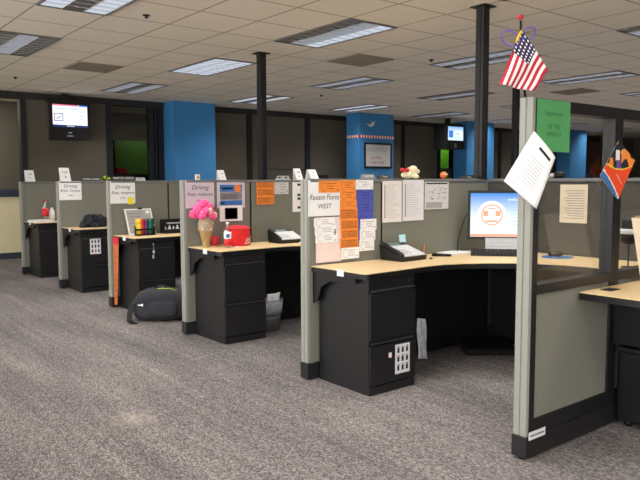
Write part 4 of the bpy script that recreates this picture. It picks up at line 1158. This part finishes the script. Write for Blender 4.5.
tent(3.300, 5.71, 'white tent card above the blue poster', .070, .094, ('11A', '6'), .014)
tent(4.215, 5.71, 'taller tent card just left of the nearest end panel', .082, .118, ('118', '5'), .022)
tent(2.950, 3.838, 'tent card on the nearest short panel above the white sign', .070, .066, ('11', '2'), .01)
bm = B(); box(bm, 3.056, 3.098, 5.70, 5.72, PH+.0005, PH+.052, 0, .002); box(bm, 3.07, 3.084, 5.6985, 5.70, PH+.018, PH+.034, 1)
obj('plug_box', bm, ['folder', 'inkorange'], loc=(3.077, 5.71, PH), label='small square cream box above the pink flowers sign', cat='box')
bm = B(); box(bm, 3.978, 4.142, 5.69, 5.73, PH+.0005, PH+.012, 0, .002); box(bm, 3.985, 4.135, 5.705, 5.709, PH+.012, PH+.042, 0); box(bm, 4.0, 4.03, 5.7035, 5.705, PH+.016, PH+.03, 1); box(bm, 4.08, 4.11, 5.7035, 5.705, PH+.016, PH+.03, 1)
obj('name_holder', bm, ['silver', 'ink'], loc=(4.06, 5.71, PH), label='clear silver name holder above the orange notes', cat='name plate')
def nameplate(x0, x1, y, h, label, txt, base='frame', ink='white', name='name_plate'):
    bm = B(); z = PH+.0005
    prism(bm, [(y-.025, z), (y+.02, z), (y+.004, z+h), (y-.004, z+h)], 'x', x0, x1, 0)
    cz = h*.5
    add_text(bm, txt, h*.62, lambda a, b: ((x0+x1)/2+a, y-.025+.021*(cz+b)/h-.0012, z+cz+b), 1, 0, (x1-x0)*.9)
    obj(name, bm, [base, ink], loc=((x0+x1)/2, y, PH), label=label, cat='name plate', group='name plates on panel tops')
nameplate(3.246, 3.505, 9.325, .050, 'black name plate left of the green ribbon bow', 'STEVEN COOPER')
nameplate(2.962, 3.236, 7.528, .055, 'black name plate right of the green ribbon bow', 'MARITZA GARCIA')
nameplate(3.25, 3.36, 7.528, .035, 'small silver name plate above the leaning board', 'LINE 2', 'silver', 'ink')
nameplate(3.46, 3.585, 3.838, .036, 'silver name plate above the white slip of the blue column', 'SUPPORT', 'capdark', 'flagwhite')
nameplate(3.64, 3.75, 3.838, .030, 'dark name plate left of the plush dog', 'TEAM', 'frame', 'silver')
nameplate(4.62, 4.80, 3.838, .030, 'low grey name plate left of the thick pole', 'SALES', 'frame', 'silver')
bm = B(); box(bm, 3.035, 3.125, 3.82, 3.855, PH+.0005, PH+.034, 0, .004); obj('stapler', bm, 'black', loc=(3.08, 3.838, PH), label='small black block on the nearest panel right of its tent card', cat='stapler')
t = thing('ribbon_bow', 'yellow-green ribbon bow between the two black name plates', 'bow', (3.58, 9.325, PH))
bm = B()
for i in range(9):
    a = i*.7; c = (3.58+.045*math.cos(a), 9.325+.03*math.sin(a), PH+.035+.02*math.sin(a*1.7))
    rr_ = Matrix.Rotation(a, 3, 'Y'); ball(bm, c, .03, 1, i % 2, (1.2, .35, .5), .2, rr_)
for v in bm.verts: v.co.z = max(PH+.001, v.co.z)
obj('loops', bm, ['ribbon', 'leaf'], t)
# plush dog
t = thing('plush_dog', 'cream plush dog lying on the panel above the printouts', 'toy', (3.97, 3.838, PH))
bm = B(); yy = 3.838
for c, r_, sc in (((3.955, yy, PH+.030), .032, (2.1, .95, .95)), ((4.02, yy, PH+.068), .040, (1.05, .95, 1)), ((4.062, yy-.004, PH+.060), .022, (1.2, 1, .9)), ((4.02, yy-.03, PH+.018), .018, (2.2, 1, 1)), ((4.02, yy+.03, PH+.018), .018, (2.2, 1, 1)), ((4.0, yy-.034, PH+.068), .018, (.7, .6, 1.5)), ((4.0, yy+.034, PH+.068), .018, (.7, .6, 1.5))):
    ball(bm, c, r_, 3, 0, sc)
for v in bm.verts: v.co.z = max(PH+.001, v.co.z)
o = obj('body', bm, 'plush', t); md = o.modifiers.new('m', 'REMESH'); md.mode = 'VOXEL'; md.voxel_size = .006; md.use_smooth_shade = True
bm = B(); ball(bm, (4.088, yy-.005, PH+.064), .009, 2); obj('nose', bm, 'ink', t)
bm = B(); ball(bm, (4.043, yy-.030, PH+.084), .006, 2); ball(bm, (4.05, yy+.024, PH+.084), .006, 2); obj('eye', bm, 'ink', t)
bm = B()
for sx in (-1, 1): ball(bm, (3.905+sx*.026, yy-.02, PH+.068), .024, 2, 0, (1.1, .5, .75), .3)
ball(bm, (3.905, yy-.025, PH+.068), .012, 2)
obj('bow', bm, 'redplastic', t, label='red bow')
bm = B(); ball(bm, (4.39, 3.838, PH+.031), .030, 3); box(bm, 4.370, 4.384, 3.807, 3.812, PH+.034, PH+.041, 1); box(bm, 4.394, 4.408, 3.807, 3.812, PH+.034, PH+.041, 1)
obj('orange_ball', bm, ['posterorange', 'flagwhite'], loc=(4.38, 3.838, PH), label='round orange ball on the panel right of the plush dog', cat='ball')
# cards on the spine, seen through the glass
for x, dy, lb in ((5.0, 3.36, 'left white card on the spine top seen through the glass'), (5.0, 3.27, 'right white card on the spine top seen through the glass')):
    bm = B(); z = PH+.0005
    sheet(bm, (x-.03, dy+.03, z), (x-.03, dy-.03, z), (x-.004, dy-.015, z+.08), (x-.004, dy+.045, z+.08), .0015, 1, 1)
    sheet(bm, (x+.03, dy+.03, z), (x+.03, dy-.03, z), (x+.004, dy-.015, z+.08), (x+.004, dy+.045, z+.08), .0015, 1, 1)
    obj('tent_card', bm, 'white', loc=(x, dy, PH), label=lb, cat='card', group='white tent cards on panel tops')
t = thing('desk_clock', 'small dark and silver ornament on the spine top seen through the glass', 'ornament', (5.0, 3.15, PH))
bm = B(); ball(bm, (5.0, 3.13, PH+.031), .045, 2, 0, (.7, 1.2, .66)); obj('body', bm, 'black', t)
bm = B(); ball(bm, (4.985, 3.19, PH+.022), .022, 2); obj('knob', bm, 'silver', t)

# ================================================================== TELEVISIONS, WHITEBOARD, COLUMN MARKS
def tv(loc, w, h, d, label, kind):
    t = thing('television', label, 'television', loc)
    # local: x across, -y to the viewer, z down from ceiling mount
    hw = w/2
    bm = B(); prism(bm, [(-hw, 0), (hw, 0), (hw*.7, d), (-hw*.7, d)], 'z', -h, 0); obj('housing', bm, 'black', t, world=False)
    bm = B()
    sx0, sx1, sz0, sz1 = -hw+.06, hw-.035, -h+.20, -.055
    for a in ((-hw, hw, sz1, 0), (-hw, hw, -h, sz0), (-hw, sx0, sz0, sz1), (sx1, hw, sz0, sz1)): box(bm, a[0], a[1], -.025, 0, a[2], a[3], 0, .004)
    obj('bezel', bm, 'black', t, world=False)
    bm = B(); box(bm, sx0, sx1, -.012, 0, sz0, sz1, 0)
    sm = M['screenwhite'] if kind == 0 else screen_mat('tv_picture', (120, 180, 245), (214, 236, 255), 1.1)
    sc = obj('screen', bm, sm, t, world=False)
    bm = B(); W_, H_ = sx1-sx0, sz1-sz0
    def q(u0, u1, v0, v1, mi): box(bm, sx0+u0*W_, sx0+u1*W_, -.0132, -.0122, sz0+v0*H_, sz0+v1*H_, mi)
    if kind == 0:
        q(0, .74, .94, 1, 0); q(.76, 1, .94, 1, 1); q(.04, .72, .80, .84, 4); q(.5, .9, .86, .89, 4); q(0, 1, 0, .1, 2); q(.4, .62, .03, .07, 3)
        for a in ((.04, .30, .26, .29), (.04, .30, .58, .61), (.04, .06, .26, .61), (.28, .30, .26, .61)): q(*a, 2)
        s0 = Vector((sx0+.11*W_, -.0134, sz0+.42*H_))
        for a, b in (((.11, .43), (.15, .36)), ((.15, .36), (.24, .50))):
            cyl(bm, (sx0+a[0]*W_, -.013, sz0+a[1]*H_), (sx0+b[0]*W_, -.013, sz0+b[1]*H_), .006, n=6, mi=2)
        for i in range(3): q(.76, .92, .66-.16*i, .70-.16*i, 4)
    else:
        q(.08, .34, .2, .7, 1); q(.42, .9, .3, .75, 3); q(.5, .8, .4, .6, 4); q(.05, .9, .84, .9, 4)
    obj('picture', bm, [emis('tv_pink', (246, 130, 160), 1), emis('tv_blue', (60, 130, 240), 1), emis('tv_navy', (20, 50, 110), .8), emis('tv_white', (245, 250, 255), 1.1), emis('tv_pale', (180, 210, 250), 1)], sc, world=False)
    bm = B(); box(bm, -.03, .03, -.028, -.025, -h+.10, -h+.115); box(bm, -.05, .05, -.028, -.025, -h+.045, -h+.06); obj('badge', bm, 'silver', t, world=False)
    bm = B(); box(bm, -hw*.8, hw*.8, .0, d, .001, .02, 0); box(bm, -.05, .05, d*.4, d*.4+.1, .02, H-loc[2]-.001); obj('ceiling_mount', bm, 'frame', t, world=False)
    return t
tv((3.912, 11.74, 2.80), .68, .63, .36, 'boxy black television hung at upper left showing a tick box', 0)
tv((12.74, 10.8, 2.79), .66, .58, .45, 'boxy black television hung far right of centre with blue screen', 1)
t = thing('whiteboard', 'small whiteboard with faint red writing on the far blue column', 'whiteboard', (10.590, 11.19, 1.74))
yb_ = 11.2
bm = B()
for a in ((10.170, 11.010, 1.735, 1.775), (10.170, 11.010, 2.26, 2.30), (10.170, 10.205, 1.775, 2.26), (10.975, 11.010, 1.775, 2.26)): box(bm, a[0], a[1], yb_-.025, yb_-.001, a[2], a[3], 0, .004)
obj('frame', bm, 'frame', t)
bm = B(); box(bm, 10.205, 10.975, yb_-.012, yb_-.001, 1.775, 2.26)
for a in ((10.240, 10.910, 2.17, 2.18, 1), (10.240, 10.860, 2.12, 2.13, 1)): box(bm, a[0], a[1], yb_-.0135, yb_-.0122, a[2], a[3], a[4])
for lx, lz, s_ in ((10.530, 1.97, 'Go Team'), (10.570, 1.86, 'Great Week')): add_text(bm, s_, .08, lambda a, b: (lx+a, yb_-.0135, lz+b), 2, .2)
obj('face', bm, ['boardwhite', 'inkgrey', 'darkred'], t)
bm = B()
n = 26
for i in range(n):
    x = 10.03+i*(1.05/n); box(bm, x, x+1.05/n-.0005, yb_-.003, yb_-.0003, 2.40, 2.46, i % 2)
for i in range(10):
    yq = 11.2+i*.04; box(bm, 10.027, 10.0297, yq, yq+.0395, 2.40, 2.46, i % 2)
obj('garland_tape', bm, ['redplastic', 'flagwhite'], loc=(10.55, yb_, 2.43), label='red and white striped tape around the far blue column', cat='tape')
bm = B()
prism(bm, [(10.24, 2.715), (10.31, 2.705), (10.36, 2.69), (10.385, 2.735), (10.395, 2.79), (10.415, 2.72), (10.50, 2.79), (10.47, 2.70), (10.41, 2.655), (10.35, 2.65), (10.30, 2.675)], 'y', yb_-.006, yb_-.0005)
obj('bird_decal', bm, 'folder', loc=(10.37, yb_, 2.7), label='small pale bird-shaped decal high on the far blue column', cat='decal')

# ================================================================== LIGHT, WORLD, CAMERA
w = bpy.data.worlds.new('world'); S.world = w; w.use_nodes = True
w.node_tree.nodes['Background'].inputs[0].default_value = (1.0, .98, .95, 1)
w.node_tree.nodes['Background'].inputs[1].default_value = 5.4  # strong even fill, entering through the openings added out of view
def added_lamp(x, y, e, col):
    ld = bpy.data.lights.new('added_lamp', 'AREA'); ld.size = .5; ld.energy = e; ld.color = col
    o = bpy.data.objects.new('added_lamp', ld); COL.objects.link(o); o.location = (x, y, H-.03)
added_lamp(2.4, 12.9, 24, (1, .96, .86)); added_lamp(6.1, 13.1, 6, (1, 1, .9)); added_lamp(14.6, 12.5, 12, (1, 1, .9))  # lamps without fixtures, added to brighten the alcove and rooms behind the windows

cd = bpy.data.cameras.new('camera'); cd.sensor_width = 36; cd.lens = 676.586/640*36; cd.clip_end = 100; cd.shift_x = .0010
co = bpy.data.objects.new('camera', cd); COL.objects.link(co)
Rv, Uv, Fv = Vector((.78278979, -.62227585, -.00359196)), Vector((.05601887, .06471764, .99633002)), Vector((.61975965, .78011819, -.0855195))
m = Matrix((Rv, Uv, -Fv)).transposed().to_4x4(); m.translation = Vector((0, 0, 1.43)); co.matrix_world = m
S.camera = co
S.view_settings.view_transform = 'Standard'; S.view_settings.look = 'None'; S.view_settings.gamma = 1; S.view_settings.use_curve_mapping = False
S.view_settings.exposure = 0.13
